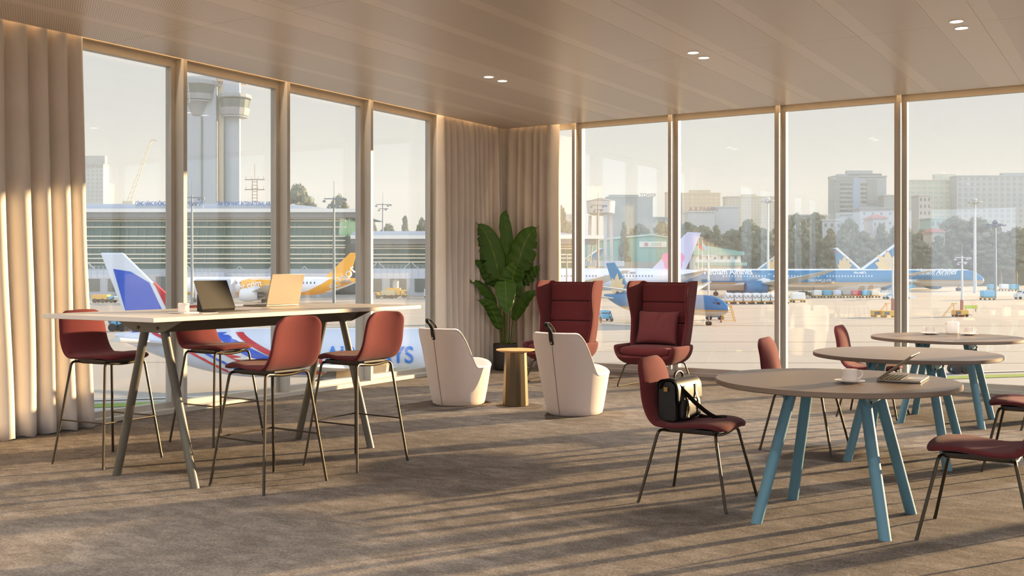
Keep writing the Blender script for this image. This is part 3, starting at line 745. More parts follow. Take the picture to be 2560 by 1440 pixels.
c2 = ontab(2325, 836, TZ); saucer(c2, 'round white saucer next to the teapot, on its handle side'); cup((c2.x, c2.y, TZ + .0065), YAW + PI, 'white coffee cup next to the teapot, on its handle side', 1.0)
c3 = ontab(2423, 838, TZ); saucer(c3, 'round white saucer next to the teapot, on its spout side'); cup((c3.x, c3.y, TZ + .0065), YAW, 'white coffee cup next to the teapot, on its spout side', 1.0)
# teapot
c4 = ontab(2381, 835, TZ); t = empty('teapot', c4, YAW, label='white porcelain teapot between two white cups', cat='teapot')
MB().lathe([(0, 0), (.048, 0), (.052, .004), (.052, .008), (.055, .011), (.057, .108), (.053, .114), (.050, .115), (0, .1155)], 48).build('body', M_porc, t)
l = MB().lathe([(.049, .1155), (.047, .119), (.012, .121), (0, .121)], 40).build('lid', M_porc, t)
MB().lathe([(.006, .120), (.006, .134), (.009, .138), (.008, .142), (0, .143)], 20).build('knob', M_porc, l)
MB().tube(spline([(-.050, 0, .098), (-.066, 0, .104), (-.078, 0, .088), (-.072, 0, .060), (-.060, 0, .038), (-.050, 0, .028)], 18), (.0035, .006), 8).build('handle', M_porc, t)
MB().tube([(.045, 0, .082), (.060, 0, .094), (.071, 0, .104)], [.013, .009, .006], 12).build('spout', M_porc, t)
# open laptop on the near round table (hinge toward the left, user on the right)
def keys(m, x0, x1, y0, y1, z, nx, ny):
    for i in range(nx):
        for j in range(ny):
            a = x0 + (x1 - x0) * i / nx; b = y0 + (y1 - y0) * j / ny
            m.box(a + .0012, a + (x1 - x0) / nx - .0012, b + .0012, b + (y1 - y0) / ny - .0012, z, z + .0012)
def laptop(loc, rz, ang, lb, group=None, sz=1):
    t = empty('laptop', loc, rz, label=lb, cat='laptop')
    MB().box(-.11 * sz, .11 * sz, -.155 * sz, .155 * sz, .0015, .013).build('base', M_silver, t, bevel=.003)
    m = MB(); m.box(-.098 * sz, .010 * sz, -.137 * sz, .137 * sz, .0131, .0134); keys(m, -.098 * sz, .010 * sz, -.137 * sz, .137 * sz, .0134, 5, 14); m.build('keyboard', M_key, t, smooth=0)
    MB().box(.022 * sz, .100 * sz, -.06 * sz, .06 * sz, .0131, .0136).build('touchpad', mat('touchpad_grey', rgb(196, 190, 184), .25, .2), t)
    m = MB()
    for k in range(2): m.box(-.095 * sz + k * .016, -.087 * sz + k * .016, -.1556 * sz, -.1546 * sz, .006, .009)
    m.build('port', M_key, t, smooth=0)
    M = Matrix.Translation((-.108 * sz, 0, .0135)) @ Matrix.Rotation(-ang, 4, 'Y')
    ld = MB().box(0, .215 * sz, -.155 * sz, .155 * sz, -.0025, .0035, M).build('lid', M_silver, t, bevel=.002)
    # screen faces the keyboard side
    MB().box(.006, .209 * sz, -.150 * sz, .150 * sz, -.0032, -.0024, M).build('screen', M_dark, ld)
    return t
p = ontab(2258, 950, TZ); laptop(p, math.radians(2), math.radians(37), 'half-open silver laptop on a round taupe table')
# laptop on the bar table: lid back toward the room
p = ontab(678, 764.5, BH); laptop((p.x, p.y, BH), math.radians(180), math.radians(105), 'open silver laptop on the white bar table, lid back to the room', sz=1.12)
# tablet with keyboard cover
p = ontab(560, 779, BH); t = empty('tablet', (p.x, p.y, BH), math.radians(0), label='black tablet propped on a keyboard cover, on the white bar table', cat='tablet')
MB().box(-.10, .10, -.14, .14, 0, .006).build('keyboard_cover', M_blk, t, bevel=.002)
m = MB(); keys(m, -.05, .06, -.125, .125, .006, 5, 14); m.build('keyboard', M_key, t, smooth=0)
M = Matrix.Translation((-.045, 0, .018)) @ Matrix.Rotation(math.radians(-115), 4, 'Y')
MB().box(0, .205, -.14, .14, -.003, .004, M).build('body', M_silver, t, bevel=.002)
MB().box(.002, .203, -.137, .137, .0038, .0052, M).build('screen', M_dark, t)
MB().box(0, .205, -.14, .14, -.0052, -.003, M).build('back_cover', M_blk, t)
m = MB(); m.prism([(-.05, .006), (-.045, .018), (-.098, .118), (-.102, .116), (-.102, .006)], -.138, .138); m.build('stand_flap', M_blk, t, smooth=0)
# espresso cup on a square saucer on the bar table
p = ontab(459, 783, BH); o = MB().box(-.068, .068, -.068, .068, .002, .008).build('saucer', M_porc, bevel=.003); o.location = (p.x, p.y, BH); o.rotation_euler[2] = .1; tag(o, 'square white saucer on the bar table beside the tablet', 'saucer', 'saucers under the cups')
cup((p.x, p.y, BH + .008), YAW - .7, 'white espresso cup on the bar table beside the tablet', .86)
p = ontab(500, 783, BH); o = MB().box(-.075, .075, -.105, .105, 0, .0025).build('napkin', M_porc, bevel=0); o.location = (p.x, p.y, BH); o.rotation_euler[2] = .35; tag(o, 'flat white napkin on the bar table between the cup and the tablet', 'napkin')
# ---------- satchel on the first chair (chair front = +x)
bx, by = spots[0][0], spots[0][1]; SZ = .468
t = empty('satchel', (bx - .125, by + .0, SZ), math.radians(-4), label='black leather satchel with straps, sitting on a wine red chair', cat='bag')
m = MB(); rows = []
def outline(k, z0=0): return None
W2, H2, D2 = .155, .235, .055
body = [(-D2, .0), (-D2, .20), (-D2 * .9, .222), (-D2 * .3, .236), (D2 * .5, .232), (D2 * .95, .212), (D2, .18), (D2 * 1.05, .01), (D2 * .9, 0)]
m.prism(body, -W2, W2); m.build('body', M_blk, t, bevel=.006, bseg=3)
fl = [(-D2 - .002, .17), (-D2 - .003, .21), (-D2 * .7, .236), (0, .243), (D2 * .8, .235), (D2 + .010, .205), (D2 + .015, .16), (D2 + .017, .095)]
m = MB(); rows = []
for j in range(17):
    y = -W2 - .006 + (2 * W2 + .012) * j / 16; rows.append([V((x, y, z)) for x, z in [(q.x, q.z) for q in spline([(x, 0, z) for x, z in fl], 24)]])
for r in rows:
    for i, q in enumerate(r):
        if i > 18: q.z += .02 * (abs(q.y) / W2) ** 4 * (i - 18) / 6
m.grid(rows); f = m.build('flap', M_blk, t, smooth=0, solid=.004, soff=1); f.data.shade_smooth()
m = MB(); rbox(m, D2, D2 + .035, -.115, .115, .012, .125, .012, puff=.004); m.build('front_pocket', M_blk, t)
M_brass = mat('buckle_brass', rgb(170, 130, 70), .3, .9)
for y in (-.075, .075):
    m = MB(); m.tube(spline([(D2 + .020, y, .205), (D2 + .025, y, .15), (D2 + .044, y, .10), (D2 + .045, y, .05), (D2 + .048, y, .022)], 14), (.0022, .013), 8, flat=(1, 0, 0)); s = m.build('strap', M_blk, t)
    MB().tube([(D2 + .047, y - .015, .085), (D2 + .047, y + .015, .085), (D2 + .047, y + .015, .062), (D2 + .047, y - .015, .062), (D2 + .047, y - .015, .085)], .002, 6).build('buckle', M_brass, s)
m = MB(); m.tube(spline([(0, -.055, .240), (0, -.050, .262), (0, -.02, .279), (0, .02, .279), (0, .050, .262), (0, .055, .240)], 20), .0075, 10); m.build('carry_handle', M_blk, t)
m = MB(); m.tube(spline([(-.035, -W2 - .006, .19), (-.01, -W2 - .012, .232), (.03, -W2 + .02, .235), (.085, -.07, .16), (.13, -.02, .095), (.19, .03, .035), (.25, .06, .008), (.262, .09, .014), (.235, .10, .012), (.15, .09, .006), (.07, .13, .006)], 60), (.0022, .016), 8, flat=(0, 0, 1)); m.build('shoulder_strap', M_blk, t)
MB().box(-.012, .012, -W2 - .012, -W2 - .006, .175, .20).build('strap_ring', M_brass, t)
# ================= outdoors: apron, aircraft, terminal, city
M_conc = mat('apron_concrete', rgb(172, 165, 156), .9, var=.07, scale=.02, stretch=(1, 1, 1))
m = MB(); c0 = at(1280, 10, GZ)
m.face(m.verts([V((-1400, -300, GZ)), V((1500, -300, GZ)), V((1500, 2200, GZ)), V((-1400, 2200, GZ))])); tag(m.build('ground', M_conc, smooth=0), kind='structure')
M_mark = mat('paint_white', rgb(206, 202, 192), .8)
M_ydirty = mat('paint_yellow', rgb(190, 176, 140), .8)
M_stain = mat('apron_dark', rgb(158, 151, 142), .9, var=.1, scale=.3)
def strip(u0, d0, u1, d1, w_, mm, z=.01, name='ground_marking'):
    a, b = at(u0, d0, GZ + z), at(u1, d1, GZ + z); d = (b - a).normalized(); n = V((-d.y, d.x, 0)) * w_ / 2
    q = MB(); q.face(q.verts([a - n, b - n, b + n, a + n])); return q.build(name, mm, smooth=0)
def trk(u, v): return (EYE - GZ) * FPX / (v - HOR)
for k, (v0, v1, w_, mm) in enumerate([(770, 771, 1.2, M_stain), (790, 788, .9, M_mark), (812, 815, 2.2, M_stain), (838, 836, .5, M_mark), (852, 856, 1.2, M_stain), (880, 878, .35, M_ydirty), (905, 908, .8, M_stain)]):
    tag(strip(-400, trk(0, v0), 3400, trk(0, v1), w_, mm), kind='structure')
M_gr = mat('grass_blades', rgb(128, 150, 62), .95, var=.2, scale=3)
g_ = strip(-300, 51.5, 3200, 76, 1.6, M_gr, .03, 'grass'); tag(g_, kind='stuff', label='thin strip of green grass along the near edge of the apron', cat='grass')
tag(strip(-300, 53.6, 3200, 79, .5, M_mark, .05), kind='structure')
# ---------- aircraft
M_wing = mat('aircraft_grey', rgb(206, 204, 200), .4, var=.02)
M_awh = mat('aircraft_white', rgb(214, 216, 220), .35, var=.01)
M_tyre = mat('tyre_black', rgb(36, 34, 33), .8)
M_win = mat('cabin_window_glass', rgb(92, 100, 112), .3)
M_winl = mat('cabin_window_pale', rgb(190, 205, 215), .3)
M_nac = mat('engine_metal', rgb(120, 118, 116), .35, .6)
def bands(name, z3): return banded(name, z3, 'Z', -4, 4)
T_VA = bands('livery_teal', [(-4, rgb(196, 190, 176)), (-1.25, rgb(188, 150, 96)), (-.75, rgb(14, 116, 164)), (2.55, rgb(232, 236, 240))])
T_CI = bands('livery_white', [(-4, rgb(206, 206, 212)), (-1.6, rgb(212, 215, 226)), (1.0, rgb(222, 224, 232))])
M_blue = mat('paint_airline_blue', rgb(14, 112, 160), .35, var=.02); M_gold = mat('paint_lotus_gold', rgb(222, 192, 136), .4, var=.02)
M_pink = mat('paint_blossom_pink', rgb(226, 130, 170), .4); M_lav = mat('paint_lavender', rgb(196, 196, 226), .4)
M_yel = mat('paint_bright_yellow', rgb(240, 168, 18), .4); M_navy = mat('paint_royal_blue', rgb(40, 84, 186), .35); M_redp = mat('paint_red', rgb(190, 44, 52), .4)
M_let = mat('paint_letter_white', rgb(245, 245, 245), .4); M_letb = mat('paint_letter_blue', rgb(44, 122, 206), .4)
def wrap_text(body, size, mm, par, x, z, D, side, sx=1, rot=0, extr=.01):
    o = text_mesh(body, size, 'lettering', mm, par, (0, 0, 0), (0, 0, 0), extr)
    c, s = math.cos(rot), math.sin(rot); bm = bmesh.new(); bm.from_mesh(o.data)
    for i in range(-8, 30): bmesh.ops.bisect_plane(bm, geom=bm.verts[:] + bm.edges[:] + bm.faces[:], plane_co=(0, i * .12 * size / 2, 0), plane_no=(0, 1, 0))
    bm.to_mesh(o.data); bm.free()
    for v in o.data.vertices:
        a, b = v.co.x * sx, v.co.y; a, b = a * c - b * s, a * s + b * c
        X = x + (-side) * a; Z = z + b; Rr = D / 2; yy = math.sqrt(max(Rr * Rr - Z * Z, .01)) if abs(Z) < Rr else .1
        v.co = V((X, side * (yy + .05 + (.02 if v.co.z > 0 else 0)), Z))
    if side < 0: pass
    return o
def airliner(label, L_, D, ax, u, d, head, skin, fin, finmat, nose=1.5, tail=2.9, eng=1, side=1, wing_mat=None, wmat=None, z_wing=-.28, span=None, rows=True, tmat=None, cat='airplane', upsw=.36, group=None, loc=None, wx=.17):
    p = loc or at(u, d, GZ); t = empty('airliner', (p.x, p.y, GZ), head, label=label, cat=cat, group=group)
    R = D / 2; wing_mat = wing_mat or M_wing; wmat = wmat or M_win
    m = MB(); rings = []; N_ = 28
    def radius(x):
        fn = L_ / 2 - x; ft = x + L_ / 2
        if fn < nose * D: k = max(0, fn / (nose * D)); return R * math.sqrt(max(0, 1 - (1 - k) ** 2.1)), -.16 * D * (1 - k) ** 2
        if ft < tail * D: k = ft / (tail * D); r = R * (.10 + .90 * math.sin(k * PI / 2) ** .95); return r, (R - r) * .78 * 1
        return R, 0
    xs = [L_ / 2 - nose * D * (1 - math.cos(k / 10 * PI / 2)) for k in range(11)] + [L_ / 2 - nose * D - (L_ - (nose + tail) * D) * k / 8 for k in range(1, 9)] + [-L_ / 2 + tail * D * (1 - k / 12) for k in range(1, 13)]
    for x in xs:
        r, dz = radius(x); r = max(r, .02)
        rings.append([V((x, r * math.cos(2 * PI * k / N_), dz + r * math.sin(2 * PI * k / N_))) for k in range(N_)])
    m.loft(rings)
    m.mi = 1
    zc = .12 * D
    if rows:
        x = -L_ / 2 + tail * D * .82; n = 0
        while x < L_ / 2 - nose * D * 1.15:
            n += 1; gap = (n % 17 == 0)
            for sd_ in (1, -1):
                r, dz = radius(x); 
                def q(xx, zz): return V((xx, sd_ * (math.sqrt(max(r * r - (zz - dz) ** 2, 0)) + .02), zz))
                if gap:
                    m.mi = 2
                    for (xa, xb, za, zb) in ((x - .1, x, -.12 * D, .26 * D), (x + .9, x + 1.0, -.12 * D, .26 * D), (x, x + .9, .24 * D, .26 * D), (x, x + .9, -.12 * D, -.10 * D)):
                        m.face(m.verts([q(xa, za), q(xb, za), q(xb, zb), q(xa, zb)]))
                    m.mi = 1
                else: m.face(m.verts([q(x, zc), q(x + .32, zc), q(x + .32, zc + .48), q(x, zc + .48)]))
            x += 1.6 if gap else .82
    # cockpit glazing
    m.mi = 3
    for sd_ in (1, -1):
        for k in range(2):
            x0 = L_ / 2 - nose * D * (.30 + .13 * k); x1 = x0 + nose * D * .10
            vs = []
            for xx, al in ((x0, 28), (x1, 30), (x1 + .02, 50 + 8 * k), (x0, 48 + 8 * k)):
                r, dz = radius(xx); al = math.radians(al); vs.append(V((xx, sd_ * (r + .02) * math.cos(al), dz + (r + .02) * math.sin(al))))
            m.face(m.verts(vs))
    f = m.build('fuselage', [skin, wmat, M_letdoor, M_tyre], t, smooth=40, loc=(0, 0, ax))
    # wings
    sp = span or L_ * .48
    def air(x0, ch, y, z, th): return [V((x0, y, z)), V((x0 - ch * .12, y, z + th * .5)), V((x0 - ch * .4, y, z + th * .62)), V((x0 - ch, y, z)), V((x0 - ch * .5, y, z - th * .4)), V((x0 - ch * .12, y, z - th * .4))]
    for sd_ in (1, -1):
        m = MB(); zz = z_wing * D; rg = []
        for k in range(7):
            s = k / 6; ch = L_ * (.17 * (1 - s) ** 1.15 + .028); x0 = L_ * wx - sp * .56 * s; rg.append(air(x0, ch, sd_ * (R * .5 + sp * s), zz + sp * (.05 * s + .085 * s * s), ch * .11))
        m.loft(rg); m.build('wing', wing_mat, t, smooth=40, loc=(0, 0, ax))
        m = MB(); x0 = -L_ / 2 + tail * D * .42; zt = R * .35; rg = [air(x0 - sp * .17 * s, L_ * (.075 - .05 * s), sd_ * (R * .2 + sp * .33 * s), zt + sp * .045 * s, .25) for s in (0, .5, 1)]
        m.loft(rg); m.build('tailplane', wing_mat, t, smooth=40, loc=(0, 0, ax))
        if eng:
            er = D * .32; ex = L_ * wx - sp * .56 * .30 + er * 1.6; ey = sd_ * (R * .5 + sp * .31); ez = zz + er * -.30
            m = MB(); m.lathe([(er * .80, 0), (er * .98, .1 * er), (er * 1.12, .8 * er), (er * 1.08, 2.0 * er), (er * .86, 3.0 * er), (er * .80, 3.0 * er), (er * .8, 1.4 * er), (er * .74, .7 * er), (er * .78, .1 * er)], 30, cap=False)
            m.mi = 1; m.lathe([(0, .7 * er), (er * .78, .72 * er)], 30, cap=False); m.lathe([(er * .52, 2.6 * er), (er * .46, 3.6 * er), (er * .05, 4.2 * er)], 24)
            for v in m.bm.verts: v.co = V((ex - v.co.z, ey + v.co.x, ez + v.co.y))
            en = m.build('engine', [eng if not isinstance(eng, int) else M_awh, M_nac], t, loc=(0, 0, ax), smooth=40)
            MB().prism([(ex - er * 1.0, ez + er * .9), (ex - er * 2.6, ez + er * 1.5), (ex - er * 3.6, ez + er * 1.2), (ex - er * 3.0, ez + er * .7)], ey - .15, ey + .15).build('pylon', M_awh, en)
    # fin: polygon measured from the tail tip
    fp = [(-L_ / 2 + a, b) for a, b in fin]; m = MB(); m.prism(fp, -D * .045, D * .045); fo = m.build('tail_fin', finmat, t, smooth=0, loc=(0, 0, ax), bevel=D * .03)
    # gear
    for gx, gy in ((L_ * .36, 0), (-L_ * .03, D * .85), (-L_ * .03, -D * .85)):
        m = MB(); wr = D * .10; hh = ax - R * .8
        m.tube([(gx, gy, wr), (gx, gy, hh + .4)], .14 * D / 4, 8); m.mi = 1
        for dx in ((-.13 * D, .13 * D) if gy else (0,)):
            for dy in (-.09 * D, .09 * D):
                m.tube([(gx + dx, gy + dy - .04 * D, wr), (gx + dx, gy + dy + .04 * D, wr)], wr, 16)
        m.build('landing_gear', [M_nac, M_tyre], t)
    return t, f, fo
M_letdoor = mat('paint_door_outline', rgb(214, 220, 226), .4)
def lotus(fo, cx_, cz, s, side, y, mm, fl=1):
    m = MB()
    for an, ln, wd in ((90, 1.0, .26), (58, .86, .24), (122, .86, .24), (28, .70, .22), (152, .70, .22), (2, .50, .17), (178, .5, .17)):
        a = math.radians(an + (0)); ax_ = V((math.cos(a) * fl, 0, math.sin(a))); nr = V((-math.sin(a), 0, math.cos(a) * fl)); P = []
        for k in range(9): P.append(ax_ * ln * k / 8 + nr * wd * math.sin(PI * k / 8))
        for k in range(7, 0, -1): P.append(ax_ * ln * k / 8 - nr * wd * .55 * math.sin(PI * k / 8))
        for sg in (1, -1): m.face(m.verts([V((cx_ + q.x * s, sg * y, cz + q.z * s)) for q in P]))
        y += .012
    return m.build('lotus_emblem', mm, fo, smooth=0)
def star(fo, cx_, cz, s, y):
    m = MB()
    for sg in (1, -1):
        m.face(m.verts([V((cx_ + dx * s, sg * y, cz + dz * s)) for dx, dz in ((-1, -.6), (1, -.6), (1, .6), (-1, .6))]))
    return m.build('red_patch', M_redp, fo, smooth=0)
VF = [(3.3, 11.0), (5.3, 11.1), (16.5, 2.6), (6.6, 2.0)]; AX = 4.55
def va(label, u, d, head, **k):
    t, f, fo = airliner(label, 66, 5.95, AX, u, d, head, T_VA, VF, M_blue, eng=M_blue, wmat=M_winl, group='teal and gold airliners on the apron', **k)
    yy = 5.95 * .045 + .04; lotus(fo, -33 + 9.3, 2.9, 5.4, 1, yy, M_gold, 1); star(fo, -33 + 5.0, 9.8, .6, yy + .12)
    MB().prism([(-33 + 3.2, 11.05), (-33 + 5.3, 11.2), (-33 + 16.9, 2.7), (-33 + 15.9, 2.7), (-33 + 4.9, 10.75)], -yy, yy).build('fin_edge', M_letdoor, fo, smooth=0)
    return t, f, fo
t, f, fo = va('teal airliner with a gold lotus tail, nose behind the pink blossom jet', 2003, 285, YAW + PI, wx=.31)
wrap_text('Vietnam Airlines', 2.4, M_let, f, 27.9, 1.45, 5.95, 1, .86)
wrap_text('VN-A872', .9, M_let, f, -33 + 19.2, 1.6, 5.95, 1, 1)
wrap_text('DREAMLINER', 1.0, M_letdoor, f, -33 + 32, -.55, 5.95, 1, 1.1)
t, f, fo = va('teal airliner parked behind, its nose at the open side of the apron', 2247, 370, YAW - 1.0)
wrap_text('Vietnam Airlines', 2.9, M_let, f, 8, 1.2, 5.95, -1, .86)
va('teal airliner of which the lotus tail rises behind the larger teal fuselage', 1793, 430, YAW + PI)
t, f, fo = va('teal airliner far behind the green hangar, only its tail showing', 1319, 400, YAW + PI)
# white aircraft with blossom tail
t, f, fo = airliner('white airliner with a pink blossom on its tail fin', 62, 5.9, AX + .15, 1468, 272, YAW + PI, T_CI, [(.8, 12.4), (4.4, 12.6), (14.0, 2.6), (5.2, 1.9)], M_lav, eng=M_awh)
m = MB(); yy = .31; cx_, cz = -31 + 8.2, 5.2
for k in range(5):
    a = PI / 2 + k * 2 * PI / 5
    for sg in (1, -1): m.face(m.verts([V((cx_ + 1.75 * math.cos(a) + 1.35 * math.cos(b * PI / 8), sg * (yy + .01 * k), cz + 1.75 * math.sin(a) + 1.35 * math.sin(b * PI / 8))) for b in range(16)]))
fl = m.build('blossom_emblem', M_pink, fo, smooth=0)
m = MB(); [m.face(m.verts([V((cx_ + r_ * math.cos(b * PI / 6), sg * (yy + .07), cz + r_ * math.sin(b * PI / 6))) for b in range(12)])) for sg in (1, -1) for r_ in (.5,)]
for k in range(10):
    a = k * PI / 5; [m.face(m.verts([V((cx_ + 1.1 * math.cos(a) + .16 * math.cos(b * PI / 3), sg * (yy + .08), cz + 1.1 * math.sin(a) + .16 * math.sin(b * PI / 3))) for b in range(6)])) for sg in (1, -1)]
m.build('blossom_centre', M_redp, fo, smooth=0)
wrap_text('B-18001', .8, M_win, f, -31 + 21, 1.5, 5.9, 1, 1)
# white and yellow jet
T_SC = bands('livery_white_yellow', [(-4, rgb(240, 168, 18)), (-1.35, rgb(238, 238, 242))])
t, f, fo = airliner('white and yellow airliner behind the devices on the bar table', 43, 4.1, 3.65, 660, 228, YAW + PI, T_SC, [(.9, 7.4), (2.3, 7.4), (7.9, 1.9), (2.6, 1.4)], M_yel, eng=M_awh, wing_mat=M_wing, wx=.095, span=14, z_wing=-.36)
def tail_y(x, z, L_=43, D=4.1, tail=2.9):
    ft = x + L_ / 2; R = D / 2; k = max(.02, min(1, ft / (tail * D))); r = R * (.10 + .90 * math.sin(k * PI / 2) ** .95); dz = (R - r) * .78
    return max(.22, math.sqrt(max(r * r - (z - dz) ** 2, 0)))
def flank(name, poly, mm, par, D, side=1, off=.03):
    """paint area on the fuselage flank; poly in (x, z)"""
    m = MB(); bm = m.bm; m.face(m.verts([V((x, 0, z)) for x, z in poly]))
    bmesh.ops.triangulate(bm, faces=bm.faces[:]); bmesh.ops.subdivide_edges(bm, edges=bm.edges[:], cuts=6, use_grid_fill=True)
    R = D / 2
    for v in bm.verts:
        z = v.co.z; v.co.y = side * (tail_y(v.co.x, z) + off)
    return m.build(name, mm, par, smooth=0)
flank('painted_sweep', [(-7.6, -1.85), (-10.5, -.9), (-13.2, .5), (-15.0, 1.75), (-19.5, 1.75), (-21.2, 1.6), (-20.8, 1.15), (-17.5, -.1), (-13.5, -1.35), (-10, -1.95)], M_yel, f, 4.1, 1, .03)
flank('painted_sweep', [(5.0, -1.9), (4.6, 1.2), (2.0, 1.85), (-3.0, 1.7), (-3.6, .9), (-1.2, -.6), (1.2, -1.8)], M_yel, f, 4.1, 1, .03)
wrap_text('scoot.com', 2.05, M_let, f, 7.6, -1.55, 4.3, 1, .9, .22)
o = text_mesh('scoot', 3.1, 'lettering', M_let, f, (0, 0, 0), (0, 0, 0), .01); bm = bmesh.new(); bm.from_mesh(o.data)
for i in range(-4, 24): bmesh.ops.bisect_plane(bm, geom=bm.verts[:] + bm.edges[:] + bm.faces[:], plane_co=(0, i * .15, 0), plane_no=(0, 1, 0))
for v in bm.verts:
    a, b = v.co.x, v.co.y; c_, s_ = math.cos(.72), math.sin(.72); X, Z = -15.5 - (a * c_ - b * s_), -1.25 + a * s_ + b * c_; v.co = V((X, tail_y(X, Z) + .06, Z))
bm.to_mesh(o.data); bm.free()
# near regional jet below the windows
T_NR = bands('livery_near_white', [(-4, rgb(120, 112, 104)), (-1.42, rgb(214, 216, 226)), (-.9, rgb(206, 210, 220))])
NL, ND = 25.2, 2.9
loc = at(290 + NL / 2 / 60 * FPX, 60, GZ)
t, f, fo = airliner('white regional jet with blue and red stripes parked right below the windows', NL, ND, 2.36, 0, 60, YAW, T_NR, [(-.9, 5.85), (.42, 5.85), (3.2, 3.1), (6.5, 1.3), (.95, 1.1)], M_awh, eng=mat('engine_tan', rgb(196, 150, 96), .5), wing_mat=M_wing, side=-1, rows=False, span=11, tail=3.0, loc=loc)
X0 = -NL / 2
yy = ND * .045 + .03
MB().prism([(X0 - .1, 4.9), (.9 + X0, 4.75), (2.0 + X0, 4.1), (2.7 + X0, 2.6), (3.5 + X0, 1.3), (.98 + X0, 1.15)], -yy, yy).build('blue_band', M_navy, fo, smooth=0)
MB().prism([(2.25 + X0, 4.12), (3.5 + X0, 2.95), (5.9 + X0, 1.45), (4.1 + X0, 1.3), (3.0 + X0, 2.6)], -yy, yy).build('red_band', M_redp, fo, smooth=0)
for k, (xa, mm, w_) in enumerate(((3.3, M_navy, .55), (4.6, M_redp, .5), (5.9, M_navy, .75), (7.2, M_redp, .45), (2.2, M_redp, .45))):
    m = MB(); rows = []
    for i in range(15):
        s = i / 14; z = 1.30 - 2.55 * s; x = X0 + xa + 4.6 * s ** 1.25; ft = (x - X0) / (3.0 * ND); k_ = min(1, max(ft, 0.05)); r = ND / 2 * (.10 + .90 * math.sin(k_ * PI / 2) ** .95) if ft < 1 else ND / 2; dz = (ND / 2 - r) * .78
        zz = dz + (z / 1.45) * r * .97; rows.append([V((x + q, -(math.sqrt(max(r * r - (zz - dz) ** 2, 0)) + .03 + .004 * k), zz)) for q in (0, w_ * (1 + s))])
    m.grid(rows); m.build('diagonal_stripe', mm, f, smooth=0)
xx = lambda u: (u - 290) / FPX * 60 - NL / 2
wrap_text('AIRWAYS', 1.36, M_letb, f, xx(826), -.02 - .45, ND, -1, .86)
wrap_text('A', 1.9, M_redp, f, xx(765), -.5, ND, -1, 1)
# ---------- turboprop seen between the wingback chairs
t, f, fo = airliner('small teal turboprop behind the wingback chairs', 24, 2.7, 2.6, 1655, 140, YAW - .95, bands('livery_small_teal', [(-4, rgb(196, 190, 176)), (-.75, rgb(188, 150, 96)), (-.55, rgb(26, 110, 160))]), [(.4, 5.6), (2.2, 5.7), (6.2, 1.2), (2.6, .9)], M_blue, eng=0, z_wing=.5, span=11.5, wing_mat=M_wing)
lotus(fo, -12 + 3.1, 1.6, 2.6, 1, .2, M_gold, 1)
# ---------- terminal
M_roof = mat('terminal_roof', rgb(154, 168, 190), .5, var=.02, scale=.2); M_fasc = mat('terminal_fascia', rgb(226, 222, 214), .5, var=.02)
M_tglass = mat('terminal_glass', rgb(28, 92, 80), .3, var=.25, scale=.15); M_louv = mat('louver_cream', rgb(226, 212, 184), .5, var=.02); M_soff = mat('soffit_grey', rgb(120, 116, 112), .7)
M_cwall = mat('terminal_wall', rgb(168, 174, 180), .7, var=.04, scale=.2)
def terminal(label, u0, u1, d, vroof, vf, louv, dep, arch, tip=0):
    uc = (u0 + u1) / 2; k = d / FPX; p = at(uc, d, GZ); t = empty('terminal_building', p, YAW, label=label, cat='building'); hw_ = (u1 - u0) / 2 * k
    Z = lambda v: zat(v, d) - GZ
    MB().box(-hw_ + 2, hw_ - 6, 2.5, dep, 0, Z(vf) - .5).build('glass_wall', M_tglass, t, smooth=0)
    m = MB()
    for i in range(int(2 * hw_ / 2.6)):
        x = -hw_ + 3 + i * 2.6; m.bar((x, 1.3, Z(louv[-1]) - .3), (x + .9, 2.2, Z(vf) - .8), .22)
    mu = m.build('slanted_mullion_screen', mat('mullion_green', rgb(96, 140, 130), .5), t, smooth=0)
    m = MB(); n = 30; rt = []
    for i in range(n + 1):
        x = -hw_ + 2 * hw_ * i / n; f = i / n; a = arch(f); rt.append(x)
    top = [V((x, 3, Z(vroof) + arch(i / n))) for i, x in enumerate(rt)]; rows = [[V((q.x, -2.5, Z(vf) + .9)) for q in top], top, [V((q.x, dep, q.z + .5)) for q in top], [V((q.x, dep, Z(vf))) for q in top]]
    m.grid(rows); m.build('roof', M_roof, t, smooth=60)
    m = MB(); m.box(-hw_, hw_ + tip, -2.8, 3.5, Z(vf) - .1, Z(vf) + .95); m.build('fascia', M_fasc, t, smooth=0)
    MB().box(-hw_, hw_, -2.4, 2.4, Z(vf) - 1.6, Z(vf) - .1).build('soffit', M_soff, t, smooth=0)
    for v in louv: MB().box(-hw_ + 1, hw_ - 4, .2, 1.1, Z(v) - .17, Z(v) + .17).build('louver', M_louv, t, smooth=0)
    MB().box(-hw_ + 2, hw_ - 7, -1, 2.5, 0, Z(louv[-1]) - 1.8).build('lower_wall', M_cwall, t, smooth=0)
    m = MB()
    for i in range(int(2 * hw_ / 7)): m.box(-hw_ + 4 + 7 * i, -hw_ + 8.6 + 7 * i, -1.2, -.95, 1.0, Z(louv[-1]) - 4.0)
    m.build('service_bay_screen', mat('service_bay', rgb(84, 92, 92), .6), t, smooth=0)
    return t, k, hw_, Z
def arch1(f): return 0 if f < .72 else -((f - .72) / .28) ** 2 * 3.2
LV = [541.5, 546, 552, 567.5, 590.5, 601, 613, 619, 635.5, 646, 657]
t, k, hw_, Z = terminal('long airport terminal with blue rooftop letters below the control tower', 60, 897, 300, 508, 531, LV, 60, arch1)
M_sgn = mat('sign_blue', rgb(30, 92, 166), .5)
uc = (60 + 897) / 2
